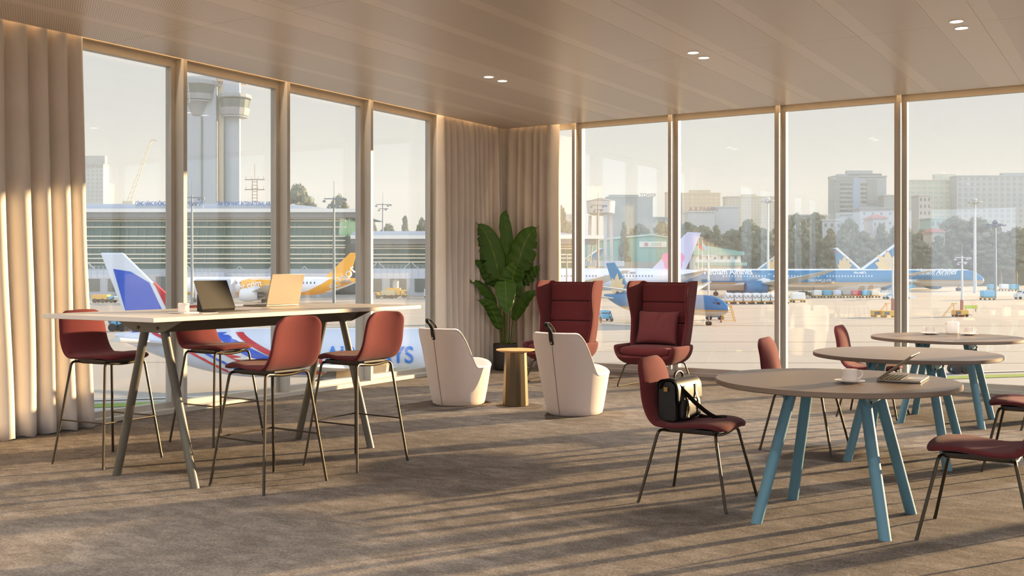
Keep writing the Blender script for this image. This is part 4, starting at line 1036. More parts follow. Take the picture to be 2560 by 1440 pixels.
def rsign(body, u0, u1, size=1.75):
    o = text_mesh(body, size, 'roof_lettering', M_sgn, t, ((u0 - uc) * k, -2.0, Z(516) + .1), (PI / 2, 0, 0), .12); wd = max(v.co.x for v in o.data.vertices) or 1
    o.scale = ((u1 - u0) * k / wd, 1, 1)
    MB().box((u0 - uc) * k, (u1 - uc) * k, -1.9, -1.6, Z(516) - .9, Z(516) + .05).build('sign_rail', M_cwall, t, smooth=0)
rsign('CẢNG HÀNG KHÔNG QUỐC TẾ TÂN SƠN NHẤT', 344, 513); rsign('TAN SON NHAT INTERNATIONAL AIRPORT', 547, 700)
terminal('lower wing of the terminal with cream louvers, running behind the corner curtains', 880, 1490, 292, 577, 597, [606, 615, 621, 636, 645, 655], 50, lambda f: -((f - .75) / .25) ** 2 * 2 if f > .75 else 0, tip=2)
# ---------- jet bridges
M_jb = mat('jet_bridge_grey', rgb(184, 190, 202), .5, var=.03, scale=.3)
def bridge(label, u0, u1, d, v0, v1, truss=True, cols=(.3, .75)):
    k = d / FPX; p = at((u0 + u1) / 2, d, GZ); t = empty('jet_bridge', p, YAW, label=label, cat='jet bridge', group='passenger boarding bridges'); h = (u1 - u0) / 2 * k; Z = lambda v: zat(v, d) - GZ
    m = MB(); m.box(-h, h, 0, 3, Z(v1), Z(v0)); m.build('tunnel', M_jb, t, smooth=0, bevel=.08)
    m = MB(); 
    for i in range(int(2 * h / 1.6)): m.box(-h + i * 1.6, -h + i * 1.6 + .12, -.06, .0, Z(v1), Z(v0))
    m.build('tunnel_rib', M_cwall, t, smooth=0)
    if truss:
        m = MB(); zt = Z(v0)
        m.box(-h, h, .4, .5, zt + 1.0, zt + 1.1); m.box(-h, h, .4, .5, zt + .5, zt + .58)
        for i in range(int(2 * h / 1.1)): m.box(-h + i * 1.1, -h + i * 1.1 + .08, .4, .48, zt, zt + 1.1)
        x = -h + 2
        while x + 4 < h: m.bar((x, .2, zt), (x + 2, .2, zt + 1.9), .2); m.bar((x + 2, .2, zt + 1.9), (x + 4, .2, zt), .2); x += 8.5
        m.build('roof_truss', M_cwall, t, smooth=0)
    for f in cols:
        m = MB(); m.lathe([(.8, 0), (.8, Z(v1))], 18, (-h + 2 * h * f, 1.5, 0)); m.build('column', M_cwall, t)
bridge('boarding bridge with zigzag roof truss, seen beside the corner curtain', 905, 1180, 262, 673, 697)
bridge('boarding bridge behind the tablet, leading to the yellow and white jet', 425, 560, 258, 681, 703)
bridge('boarding bridge between the curtain and the striped tail', 180, 330, 262, 676, 697, cols=(.2, .8))
bridge('boarding bridge crossing behind the laptop lid', 560, 872, 268, 684, 702)
bridge('boarding bridge in front of the green hangar', 1400, 1560, 300, 652, 666, cols=(.4,))
# bridge cab at the nose of the yellow jet
p = at(548, 226, GZ); t = empty('boarding_cab', p, YAW, label='grey boarding bridge cab meeting the yellow jet, behind the tablet', cat='jet bridge')
MB().box(-4.5, 3.6, -3.2, 3, 1.0, 5.2).build('cab', M_jb, t, bevel=.3); MB().box(-3, 1.5, -3.3, -3.2, 2.4, 4.2).build('window_band', M_win, t, smooth=0); MB().box(-1.2, -.4, -1, 1, 0, 1.1).build('drive_column', M_nac, t)
# ---------- control tower
d = 430; k = d / FPX; p = at(532, d, GZ); t = empty('control_tower', p, YAW, label='twin-headed concrete air traffic control tower behind the terminal', cat='tower')
M_tw = mat('tower_concrete', rgb(154, 162, 170), .7, var=.03, scale=.1); M_tw2 = mat('tower_panel', rgb(128, 130, 136), .6, var=.03); M_tg = mat('tower_glass', rgb(70, 84, 86), .25)
Z = lambda v: zat(v, d) - GZ
MB().box((463 - 532) * k, (540 - 532) * k, 0, 9, 0, Z(190)).build('shaft', M_tw, t, smooth=0)
MB().box((556 - 532) * k, (597 - 532) * k, 1, 3, 0, Z(185)).build('shaft', M_tw, t, smooth=0)
MB().box((536 - 532) * k, (560 - 532) * k, 4, 14, 0, Z(180)).build('lit_side_wall', mat('tower_cream_lit', rgb(214, 200, 178), .7), t, smooth=0)  # cream colour paints in the sunlit side of the shaft
for u in (505, 562): MB().box((u - 1.6 - 532) * k, (u + 1.6 - 532) * k, -.5, .1, 0, Z(290)).build('dark_joint', M_tg, t, smooth=0)  # dark strip up the front of each shaft
def cab(u, prof, n=16):
    for name, mm, pr in prof:
        c_ = MB(); c_.lathe([(r * k, Z(v)) for v, r in pr], n, ((u - 532) * k, 2, 0), a0=PI / n); c_.build(name, mm, t, smooth=0)
cab(493, [('cab_roof', M_tw2, [(203, 0), (203, 50), (213, 53), (215, 50)]), ('cab_glass', M_tg, [(214, 47), (236, 42)]), ('cab_deck', M_tw2, [(236, 44), (250, 42), (252, 30), (287, 18), (289, 16)]), ('railing', M_tw, [(253, 40), (255, 40)])])
cab(584, [('cab_roof', M_tw2, [(236, 0), (236, 40), (244, 42), (246, 40)]), ('cab_glass', M_tg, [(249, 38), (270, 34)]), ('cab_deck', M_tw2, [(270, 37), (288, 33), (290, 26)]), ('railing', M_tw, [(290, 32), (292, 32)])])
MB().box((520 - 532) * k, (600 - 532) * k, 2, 12, Z(200), Z(182)).build('roof_block', mat('tower_tan', rgb(188, 166, 140), .7), t, smooth=0)
m = MB()
for x in (468, 476): m.bar(((x - 532) * k, -6, Z(160)), ((x + 10 - 532) * k, -6, Z(262)), .3)
for i in range(10): m.bar(((469 + i - 532) * k, -6, Z(170 + i * 10)), ((477 + i - 532) * k, -6, Z(172 + i * 10)), .2)
m.build('ladder', M_tw, t, smooth=0)
# ---------- crane
M_cr = mat('crane_yellow', rgb(176, 166, 142), .6)
d = 620; k = d / FPX; p = at(322, d, GZ); t = empty('crane', p, YAW, label='slanting lattice crane jib above the terminal roof', cat='crane'); Z = lambda v: zat(v, d) - GZ
m = MB(); a, b = V((0, 0, Z(505))), V((56 * k, 0, Z(350))); dd = b - a; n_ = V((-dd.z, 0, dd.x)).normalized() * 1.1
for s in (1, -1): m.bar(a + n_ * s, b + n_ * s * .4, .35)
for i in range(22): f1, f2 = i / 22, (i + 1) / 22; s = 1 if i % 2 else -1; m.bar(a.lerp(b, f1) + n_ * s * (1 - .6 * f1), a.lerp(b, f2) - n_ * s * (1 - .6 * f2), .2)
m.bar(b, b + V((4, 0, -.4)), .6); m.build('jib', M_cr, t, smooth=0)
MB().box(-3, 3, -2, 2, 0, Z(503)).build('crane_body', M_cr, t, smooth=0)
# ---------- lattice antenna
d = 330; k = d / FPX; p = at(637, d, GZ); t = empty('antenna_mast', p, YAW, label='rusty lattice antenna mast on the terminal roof', cat='antenna'); Z = lambda v: zat(v, d) - GZ
m = MB()
for x in (-6, 6): m.bar((x * k, 0, 0), (x * k, 0, Z(449)), .22)
for v in range(455, 512, 8): m.bar((-6 * k, 0, Z(v)), (6 * k, 0, Z(v)), .16)
m.bar((0, 0, Z(449)), (0, 0, Z(412)), .14); m.build('mast', mat('mast_rust', rgb(140, 120, 106), .7), t, smooth=0)
for v, w_ in ((449, 25), (474, 25)):
    m = MB(); m.bar((-w_ * k, 0, Z(v)), (w_ * k, 0, Z(v)), .3)
    for x in (-22, -8, 8, 22): m.bar((x * k, 0, Z(v)), (x * k, 0, Z(v - 9)), .1)
    m.build('platform', MATS['mast_rust'], t, smooth=0)
# ---------- light masts
M_mast = mat('mast_galvanised', rgb(112, 120, 128), .5, .2); M_mastw = mat('mast_white', rgb(196, 198, 198), .5)
def mast(label, u, d, vtop, kind=0, mm=None, r=.32, base=False, thick=1):
    k = d / FPX; p = at(u, d, GZ); t = empty('light_mast', p, YAW, label=label, cat='light mast', group='floodlight masts on the apron'); H = zat(vtop, d) - GZ; mm = mm or M_mast
    MB().lathe([(r * thick, 0), (r * .55 * thick, H)], 12).build('pole', mm, t)
    if kind == 0:      # round crown
        m = MB(); m.lathe([(.4, H - 1.2), (2.0, H - .6), (2.1, H - .3), (.5, H - .3), (.8, H + .1), (.3, H + .7), (0, H + .8)], 14)
        for q in range(10): a = q * PI / 5; m.box(-.3, .3, -.2, .2, -.35, 0, Matrix.Translation((2.2 * math.cos(a), 2.2 * math.sin(a), H - .5)))
        m.build('lamp_crown', mm, t)
    else:
        m = MB(); m.bar((-2.0, 0, H - .4), (2.4, 0, H - .4), .22); m.bar((-1.2, 0, H - 1.6), (1.6, 0, H - 1.6), .2); m.bar((0, 0, H), (0, 0, H + 3.2), .08)
        for x, z in ((-1.9, -.9), (-1.1, -2.1), (1.5, -.8), (2.3, -.6), (.9, -1.9)): m.box(x - .3, x + .3, -.3, .3, H + z - .2, H + z + .2)
        if r < .25:
            for v in m.bm.verts: v.co = V((v.co.x * .55, v.co.y * .55, H + (v.co.z - H) * .6))
        m.build('lamp_bar', mm, t, smooth=0)
    if base: MB().lathe([(.5, 0), (.5, .4), (.27, .5), (.27, 2.6), (.2, 2.6)], 14).build('base_collar', mat('collar_red', rgb(170, 110, 96), .6), t)
mast('dark floodlight mast rising in front of the terminal, over the tablet', 480, 215, 489, 1)
mast('dark floodlight mast in front of the tree-backed terminal end', 835, 205, 492, 1)
mast('floodlight mast behind the lower terminal wing', 957, 300, 508, 1)
mast('tall white floodlight mast over the big teal fuselage', 1920, 330, 499, 0, M_mastw, .42)
mast('tall white floodlight mast with a round crown, near the teal nose', 2437, 318, 501, 0, M_mastw, .5)
mast('plain tall pale mast between the teal nose and the blue containers', 2488, 255, 557, 0, M_mast, .36)
mast('slender white mast with a red and white foot, beside the yellow ladder', 2405, 158, 640, 1, M_mastw, .2, True)
mast('slender white mast with a red and white foot, next to the boarding stairs', 2232, 165, 645, 1, M_mastw, .2, True)
mast('slender white mast in front of the blossom tail', 1771, 165, 635, 1, M_mastw, .2, True)
mast('grey mast in front of the water tower', 1495, 290, 510, 1, M_mast, .35)
mast('thin grey mast in front of the green hangar', 1417, 200, 636, 1, M_mast, .2)
# ---------- city buildings
WB = {}
def building(label, u0, u1, vtop, d, col, nc, nr, name='office_block', dep=10, wcol=(110, 122, 132), vb=620, wf=(.5, .5), extra=(), group=None):
    k = d / FPX; p = at((u0 + u1) / 2, d, GZ); t = empty(name, p, YAW, label=label, cat='building', group=group); h = (u1 - u0) / 2 * k; Z = lambda v: zat(v, d) - GZ; H = Z(vtop)
    mm = mat('wall_%d_%d_%d' % col, rgb(*[c * .88 for c in col]), .8, var=.03, scale=.05); wm = mat('pane_%d_%d_%d' % wcol, rgb(*wcol), .4, var=.1, scale=.3)
    MB().box(-h, h, 0, dep, 0, H).build('facade', mm, t, smooth=0)
    MB().box(-h - .4, h + .4, -.4, dep, H, H + .7).build('parapet', mm, t, smooth=0)
    for (a, b, v) in extra: MB().box((a - (u0 + u1) / 2) * k, (b - (u0 + u1) / 2) * k, 3, dep - 3, H, Z(v)).build('roof_block', mm, t, smooth=0)
    if nc:
        z1 = Z(vb); cw = 2 * h / nc; rh = (H - z1) / nr; me = None
        for i in range(nc):
            for j in range(nr):
                x = -h + cw * (i + .5); z = z1 + rh * (j + .5)
                if me is None:
                    o = MB().box(-cw * wf[0] / 2, cw * wf[0] / 2, -.12, .3, -rh * wf[1] / 2, rh * wf[1] / 2).build('window', wm, t, smooth=0); me = o.data
                else: o = bpy.data.objects.new('window', me); COL.objects.link(o); o.parent = t
                o.location = (x, 0, z)
    return t, k, Z
building('pale apartment tower beside the tall curtain, left of the crane', 205, 258, 412, 700, (158, 166, 172), 5, 9, 'apartment_tower', vb=505, extra=((208, 258, 388),), wcol=(112, 120, 128))
building('low grey apartment block next to the pale tower', 252, 272, 460, 720, (148, 156, 162), 3, 6, 'apartment_tower', vb=505, wcol=(140, 146, 150))
building('blue-grey residential tower seen past the curtain edge', 1083, 1125, 430, 640, (176, 190, 204), 5, 12, 'apartment_tower', vb=540, wcol=(196, 206, 214), wf=(.6, .5))
building('small white office block behind the lower terminal, with rooftop letters', 1404, 1446, 538, 560, (184, 196, 206), 3, 4, vb=585, wf=(.3, .4))
t, k, Z = building('glassy office building with TOWER written on its roof', 1518, 1632, 494, 640, (150, 162, 166), 16, 1, vb=550, wf=(.5, .9), extra=((1524, 1598, 486),), wcol=(120, 134, 142))
text_mesh('TOWER', 2.8, 'roof_lettering', mat('sign_dark', rgb(90, 92, 90), .6), t, ((1600 - 1575) * k, 0, Z(494) + .7), (PI / 2, 0, 0), .3)
building('low teal-grey block between the TOWER building and the beige towers', 1630, 1700, 545, 640, (150, 174, 180), 6, 1, vb=560, dep=20)
building('beige apartment tower with a stepped roof above the trees', 1706, 1801, 484, 760, (206, 192, 168), 8, 8, 'apartment_tower', vb=560, extra=((1726, 1778, 474),), wcol=(170, 150, 132), wf=(.6, .4))
building('narrow beige tower half hidden by a window post', 1667, 1700, 482, 760, (200, 190, 172), 3, 8, 'apartment_tower', vb=560, wcol=(160, 152, 142))
building('cream and white residential block behind the trees', 1814, 1938, 493, 700, (212, 204, 186), 16, 9, 'apartment_tower', vb=560, extra=((1858, 1894, 485),), wcol=(160, 168, 172), wf=(.4, .5))
t, k, Z = building('low white commercial building with dark red rooftop letters', 1720, 1786, 531, 560, (214, 216, 218), 0, 0, vb=560, dep=16)
text_mesh('A R PASARI', 3.2, 'roof_lettering', mat('sign_maroon', rgb(150, 110, 116), .6), t, (-31 * k, 0, Z(531) + .7), (PI / 2, 0, 0), .3)
building('plain white block beside the low commercial building', 1784, 1846, 519, 570, (210, 216, 220), 0, 0, dep=20)
t, k, Z = building('large grey hospital-like office tower with square window grids', 2083, 2216, 442, 620, (168, 180, 190), 0, 0, extra=((2098, 2150, 434), (2122, 2186, 425)))
c_ = (2083 + 2216) / 2
for a, b, mm, v0, v1 in ((2084, 2099, 'panel_grey', 455, 545), (2133, 2147, 'panel_blue', 446, 545), (2168, 2192, 'panel_grey', 448, 512), (2084, 2132, 'panel_grey', 445, 454), (2148, 2204, 'panel_dark', 434, 444)):
    MB().box((a - c_) * k, (b - c_) * k, -.3, .2, Z(v1), Z(v0)).build('wall_panel', mat(mm, {'panel_grey': rgb(128, 138, 142), 'panel_blue': rgb(132, 158, 186), 'panel_dark': rgb(116, 124, 130)}[mm], .6), t, smooth=0)
w0 = None
for a, n_ in ((2102, 6), (2154, 3)):
    for i in range(n_):
        for v in range(461, 545, 11):
            if a > 2150 and v > 510: continue
            if w0 is None: o = MB().box(-1.9 * k, 1.9 * k, -.25, .2, -3 * k, 3 * k).build('window', mat('pane_slate', rgb(86, 96, 104), .4), t, smooth=0); w0 = o.data
            else: o = bpy.data.objects.new('window', w0); COL.objects.link(o); o.parent = t
            o.location = ((a + i * 5.3 - c_) * k, 0, Z(v))
building('grey annex beside the grid-windowed office tower', 2210, 2262, 490, 600, (164, 174, 178), 0, 0)
building('low pale building with a mint wall in front of the office tower', 2150, 2300, 522, 560, (190, 200, 212), 7, 2, vb=570, wf=(.25, .25))
building('green and white apartment block with balconies', 2262, 2432, 452, 650, (206, 210, 202), 12, 9, 'apartment_tower', vb=560, extra=((2342, 2394, 434),), wcol=(150, 172, 160), wf=(.62, .42))
building('narrow cream block standing before the green and white apartments', 2297, 2328, 490, 540, (208, 206, 204), 3, 5, 'apartment_tower', vb=575, wcol=(110, 106, 104), wf=(.3, .45))
building('wide blue-grey apartment block at the picture edge', 2392, 2620, 441, 640, (182, 192, 202), 15, 9, 'apartment_tower', vb=560, extra=((2512, 2620, 431),), wcol=(134, 148, 154), wf=(.5, .6))
building('small mint-coloured house in front of the apartment blocks', 2326, 2364, 548, 520, (176, 206, 206), 3, 1, 'house', vb=570, dep=14)
# low houses
for i, (u0, u1, v, c_, lb) in enumerate(((1980, 2072, 540, (196, 198, 198), 'long low white house roofs behind the trees'), (2056, 2104, 552, (206, 212, 218), 'white house below the office tower'), (2182, 2216, 549, (206, 206, 212), 'white house with a red hipped roof'), (2334, 2362, 584, (214, 214, 214), 'white house with a reddish roof among the trees'))):
    t, k, Z = building(lb, u0, u1, v, 500 - i * 10, c_, 3, 1, 'house', vb=v + 22, dep=12, wf=(.4, .4))
    if 'red' in lb: h = (u1 - u0) / 2 * k; m = MB(); z = Z(v) + .7; m.loft([[V((-h - 1, -1, z)), V((h + 1, -1, z)), V((h + 1, 13, z)), V((-h - 1, 13, z))], [V((-h * .3, 5, z + 2)), V((h * .3, 5, z + 2)), V((h * .3, 7, z + 2)), V((-h * .3, 7, z + 2))]]); m.build('roof', mat('tile_red', rgb(176, 112, 108), .7), t, smooth=0)
# water tower
d = 430; k = d / FPX; p = at(1502, d, GZ); t = empty('water_tower', p, YAW, label='round concrete water tower on legs beside the window post', cat='tower'); Z = lambda v: zat(v, d) - GZ
M_wt = mat('water_tower_concrete', rgb(196, 184, 178), .8, var=.05, scale=.3)
MB().lathe([(0, Z(540)), (22 * k, Z(538)), (34 * k, Z(533)), (36 * k, Z(504)), (34 * k, Z(502))], 32).build('tank', M_wt, t)
MB().lathe([(37 * k, Z(503)), (0, Z(494))], 32).build('roof', mat('tank_roof', rgb(140, 136, 132), .8), t)
for u in (-26, -9, 9, 26): MB().bar((u * k * 1.15, 2 if abs(u) > 10 else -3, 0), (u * k, 2 if abs(u) > 10 else -3, Z(538)), 1.3).build('leg', M_wt, t, smooth=0)
# ---------- green hangar and low building
M_gh = mat('hangar_green', rgb(116, 170, 158), .7, var=.04, scale=.1); M_ghr = mat('hangar_roof', rgb(178, 206, 200), .6)
d = 470; k = d / FPX; p = at(1578, d, GZ); t = empty('hangar', p, YAW, label='big pale green hangar with a white sign on its wall', cat='building'); Z = lambda v: zat(v, d) - GZ
m = MB(); m.prism([(-120 * k, 0), (120 * k, 0), (120 * k, Z(597)), (50 * k, Z(586)), (-120 * k, Z(604))], 0, 50); m.build('wall', M_gh, t, smooth=0)
m = MB(); m.prism([(-122 * k, Z(600)), (50 * k, Z(585)), (122 * k, Z(596)), (122 * k, Z(598)), (50 * k, Z(588)), (-122 * k, Z(606))], -1, 52); m.build('roof', M_ghr, t, smooth=0)
sg = MB().box(20 * k, 88 * k, -.5, 0, Z(618), Z(604)).build('sign_board', M_fasc, t, smooth=0)
m = MB(); m.lathe([(0, 0), (5 * k, .1)], 20)
for v in m.bm.verts: v.co = V((37 * k + v.co.x, -.6 - v.co.z, Z(611) + v.co.y))
m.build('round_mark', mat('mark_orange', rgb(180, 120, 90), .6), sg)
for v in (608, 612): MB().box(50 * k, 76 * k, -.6, -.5, Z(v + 1.4), Z(v)).build('text_line', M_gh, sg, smooth=0)
MB().box(-120 * k, 120 * k, -4, 0, 0, Z(655)).build('lower_annex', mat('annex_grey', rgb(160, 156, 146), .7), t, smooth=0)
d = 385; k = d / FPX; p = at(1795, d, GZ); t = empty('airport_office', p, YAW, label='two-storey white building with a sloping green roof below the trees', cat='building')
MB().box(-55 * k, 57 * k, 0, 14, 0, Z(636) ).build('wall', mat('office_white', rgb(216, 222, 226), .7), t, smooth=0)
m = MB(); m.prism([(-62 * k, zat(614, d) - GZ), (-20 * k, zat(616, d) - GZ), (64 * k, zat(630, d) - GZ), (64 * k, zat(638, d) - GZ), (-62 * k, zat(638, d) - GZ)], -1.5, 15); m.build('roof', mat('office_green', rgb(120, 168, 160), .7), t, smooth=0)
MB().box(-57 * k, 68 * k, -3, 0, zat(664, d) - GZ, zat(656, d) - GZ).build('canopy', MATS['office_green'], t, smooth=0)
for i in range(6):
    MB().box((-46 + i * 17.5) * k, (-40 + i * 17.5) * k, -.2, .1, zat(648, d) - GZ, zat(640, d) - GZ).build('window', M_win, t, smooth=0)
# flags
for u, mm, lb in ((1746, M_redp, 'small red flag on a pole by the blossom tail'), (1756, mat('flag_blue', rgb(120, 180, 210), .6), 'small pale blue flag on a pole by the blossom tail')):
    d = 330; t = empty('flag', at(u, d, GZ), YAW, label=lb, cat='flag'); H = zat(600, d) - GZ
    MB().lathe([(.12, 0), (.07, H)], 8).build('pole', M_mastw, t)
    m = MB(); m.grid([[V((.1 + .35 * i, .25 * math.sin(i * .9), H - 1 - .32 * i - j * 1.3)) for i in range(5)] for j in range(2)]); m.build('cloth', mm, t, smooth=0, solid=.02)
# ---------- trees
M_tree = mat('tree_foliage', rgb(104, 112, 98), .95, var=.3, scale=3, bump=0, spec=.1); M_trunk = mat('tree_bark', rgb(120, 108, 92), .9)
def crown(seed, kind):
    m = MB(); random.seed(seed)
    for i in range(150 if kind == 0 else 120):
        a = random.uniform(0, 6.28); u = random.random()
        if kind == 0:
            z = .34 + .62 * u; prof = math.sin(PI * min(1, (z - .26) / .74 + .06)) ** .6; lump = 1 + .28 * noise.noise(V((math.cos(a) * 1.5, math.sin(a) * 1.5, z * 3 + seed * 5))); r_ = .43 * prof * lump * random.uniform(.55, 1); rr_ = random.uniform(.05, .095)
        else:
            z = .12 + .84 * u; r_ = (1.0 - z) * .40 * random.uniform(.5, 1); rr_ = random.uniform(.03, .06) + .05 * (1 - z)
        c_ = V((r_ * math.cos(a), r_ * math.sin(a), z)); m.ico(c_, rr_ * .9, 2, (1, 1, .62), .35, i, 1.6)
        for q in range(45):        # leaf sprays over each clump
            n_ = V((random.gauss(0, 1), random.gauss(0, 1), random.gauss(.3, 1))).normalized(); o_ = c_ + V((n_.x, n_.y, n_.z * .62)) * rr_ * random.uniform(.85, 1.25); t_ = n_.orthogonal().normalized(); b_ = n_.cross(t_); an = random.uniform(0, 6.28); w_ = random.uniform(.010, .021)
            e1 = (t_ * math.cos(an) + b_ * math.sin(an)) * w_ + n_ * w_ * random.uniform(-.5, .5); e2 = (b_ * math.cos(an) - t_ * math.sin(an)) * w_ * .7 + n_ * w_ * random.uniform(-.4, .8)
            m.face(m.verts([o_ - e1, o_ - e2, o_ + e1, o_ + e2]))
    return m
def tree_proto(seed, kind):
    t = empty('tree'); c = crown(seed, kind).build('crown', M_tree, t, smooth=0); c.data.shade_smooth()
    MB().lathe([(.03, 0), (.02, .5), (.008, .8)], 8).build('trunk', M_trunk, t); return t
protos = [tree_proto(s, k_) for s, k_ in ((1, 0), (2, 0), (3, 1), (4, 0))]
used = set()
def tree(u, d, vtop, wd, pi, label):
    o = protos[pi] if pi not in used else dup(protos[pi]); used.add(pi)
    p = at(u, d, GZ); H = zat(vtop, d) - GZ; w_ = wd * d / FPX
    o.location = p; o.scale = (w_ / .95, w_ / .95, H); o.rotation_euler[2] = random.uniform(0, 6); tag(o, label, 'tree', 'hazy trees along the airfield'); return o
TR = [(745, 400, 462, 130, 0, 'big rounded tree over the terminal roof end'), (845, 410, 490, 90, 1, 'tree behind the dark floodlight mast'), (700, 420, 500, 70, 3, 'low tree at the roof edge beside the big rounded one'),
      (918, 400, 525, 60, 1, 'bushy tree at the post over the lower terminal wing'), (1012, 410, 538, 72, 2, 'peaked tree over the lower terminal wing'), (970, 420, 560, 70, 0, 'low tree between the two over the lower terminal wing'), (1055, 420, 546, 50, 3, 'tree behind the narrow post'), (1095, 430, 538, 50, 2, 'tree seen past the curtain edge'),
      (1400, 430, 515, 60, 0, 'pale tree touching the corner curtain edge'), (1560, 470, 553, 60, 2, 'tree in front of the TOWER building'), (1600, 480, 560, 80, 1, 'low tree over the hangar roof'), (1655, 480, 555, 90, 0, 'tree over the hangar roof end')]
random.seed(11)
row = [(1720, 556, 80), (1755, 566, 90), (1790, 562, 90), (1835, 575, 100), (1872, 549, 80), (1905, 572, 80), (1942, 549, 70), (1990, 535, 70), (2040, 532, 80), (2010, 565, 90), (2075, 570, 90), (2124, 546, 60), (2100, 585, 80), (2160, 580, 80), (2205, 558, 100), (2250, 556, 80), (2305, 574, 60), (2290, 600, 80), (2345, 588, 110), (2385, 542, 110), (2440, 545, 120), (2420, 575, 130), (2490, 560, 110), (2540, 570, 110), (2580, 565, 110), (1960, 590, 90), (1820, 600, 110), (2230, 600, 110), (2500, 600, 140)]
where = ['between the white block and the flags', 'over the green-roofed office', 'behind the tall white mast', 'under the grid-windowed tower', 'by the red-roofed house', 'behind the teal tails', 'behind the teal nose', 'at the picture edge']
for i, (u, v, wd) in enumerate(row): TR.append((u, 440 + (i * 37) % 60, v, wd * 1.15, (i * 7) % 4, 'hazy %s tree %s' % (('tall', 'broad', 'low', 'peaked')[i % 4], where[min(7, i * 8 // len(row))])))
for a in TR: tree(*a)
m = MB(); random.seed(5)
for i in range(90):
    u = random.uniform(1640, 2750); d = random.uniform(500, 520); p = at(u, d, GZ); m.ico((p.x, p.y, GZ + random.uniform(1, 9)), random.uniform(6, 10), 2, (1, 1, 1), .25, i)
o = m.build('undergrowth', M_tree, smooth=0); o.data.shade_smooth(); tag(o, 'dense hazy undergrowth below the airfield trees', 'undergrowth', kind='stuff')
# ---------- ramp vehicles and equipment
M_vb = mat('vehicle_blue', rgb(96, 168, 200), .5); M_vy = mat('vehicle_yellow', rgb(224, 172, 70), .5); M_vw = mat('vehicle_white', rgb(232, 232, 230), .5)
def wheels(par, L_, W_, r, n=2):
    for i in range(n):
        for sy in (1, -1):
            x = -L_ * .36 + L_ * .72 * i / (n - 1); MB().tube([(x, sy * W_ / 2 - .12, r), (x, sy * W_ / 2 + .12, r)], r, 14).build('wheel', M_tyre, par)
def van(label, u, v, mm, L_=4.2, W_=1.8, H=1.9, head=0, cat='van', name='van'):
    d = trk(u, v); t = empty(name, at(u, d, GZ), YAW + head, label=label, cat=cat)
    m = MB(); m.prism([(-L_ / 2, .4), (-L_ / 2, H * .95), (-L_ * .40, H), (L_ * .18, H), (L_ * .34, H * .62), (L_ / 2, H * .55), (L_ / 2, .4)], -W_ / 2, W_ / 2); m.build('body', mm, t, bevel=.06)
    m = MB(); m.prism([(-L_ * .42, H * .62), (-L_ * .42, H * .9), (L_ * .15, H * .9), (L_ * .27, H * .62)], -W_ / 2 - .02, W_ / 2 + .02); m.box(L_ * .24, L_ * .30, -W_ * .42, W_ * .42, H * .62, H * .84); m.build('glazing', M_win, t, smooth=0)
    wheels(t, L_, W_, .34)
def truck(label, u, v, mm, m2, L_=7, W_=2.4, H=3, head=0):
    d = trk(u, v); t = empty('truck', at(u, d, GZ), YAW + head, label=label, cat='truck')
    MB().box(-L_ / 2, L_ * .18, -W_ / 2, W_ / 2, .8, H).build('cargo_box', m2, t, bevel=.05); MB().box(L_ * .22, L_ / 2, -W_ / 2, W_ / 2, .6, H * .8).build('cab', mm, t, bevel=.15); MB().box(L_ * .40, L_ / 2 + .02, -W_ * .52, W_ * .52, H * .45, H * .7).build('cab_glass', M_win, t, smooth=0)
    MB().box(-L_ / 2, L_ / 2, -.5, .5, .5, .8).build('chassis', M_tyre, t, smooth=0); wheels(t, L_, W_, .48, 3)
def dolly(label, u, v, mm, L_=3.4, H=2.0, name='cargo_dolly', net=True, head=0, cat='cargo cart'):
    d = trk(u, v); t = empty(name, at(u, d, GZ), YAW + head, label=label, cat=cat, group='carts and dollies on the apron')
    m = MB(); rbox(m, -L_ / 2 + .15, L_ / 2 - .15, -1.1, 1.1, .6, .6 + H, .25, puff=.08); m.build('load', mm, t)
    MB().box(-L_ / 2, L_ / 2, -1.2, 1.2, .42, .58).build('deck', M_vy, t, smooth=0)
    if net:
        m = MB()
        for k_ in range(2): m.tube([(-L_ / 2 + .2 + (L_ / 2 - .2) * (k_ + s / 8), -1.2, .6 + H * (.75 - .35 * math.sin(PI * s / 8))) for s in range(9)], .05, 5)
        m.build('net_cord', M_nac, t)
    wheels(t, L_, 2.2, .25)
for i in range(7): dolly('white wrapped cargo pallet on a dolly, %s of the row under the teal engine' % ('first', 'second', 'third', 'fourth', 'fifth', 'sixth', 'last')[i], 1822 + i * 22.5, 760, M_vw, 2.05, 1.7)
dolly('white boxy cargo cart just past the window post', 1994, 756, M_vw, 3.2, 1.6, net=False)
for i in range(7): dolly('%s baggage cart in the line under the teal belly' % ('white', 'blue', 'grey', 'silver', 'maroon', 'pale blue', 'cream')[i], 2042 + i * 24, 744.5, [M_vw, M_vb, M_jb, M_silver, M_redp, M_vb, M_louv][i], 2.4, 1.35, net=False, name='baggage_cart')
for u, v, mm, lb in ((2468, 750, M_vb, 'blue container on the wheeled row beyond the pale mast'), (2480, 728, M_vb, 'blue container standing under the airliner nose'), (2535, 728, M_vb, 'blue container near the frame edge'), (2510, 727, M_vw, 'white container near the frame edge')):
    dolly(lb, u, v, mm, 3.0, 1.7, net=False, name='baggage_container', cat='container')
van('pale blue van parked in front of the turboprop', 1510, 803, M_vb, 3.0, 1.6, 1.5, -PI / 2 + .2)
van('white and blue ramp van at the frame edge beyond the teapot', 2562, 748, M_vw, 4.6, 2.2, 2.4, PI)
truck('white ramp truck seen past the corner curtain', 1092, 749, M_vw, M_jb, 6, 2.4, 2.6)
truck('yellow ramp loader under the boarding bridge', 992, 745, M_vy, M_vy, 5.2, 2.4, 2.6)
truck('yellow fuel truck beside the boarding bridge column', 963, 746, M_vy, M_ydirty, 5, 2.4, 2.0, PI)
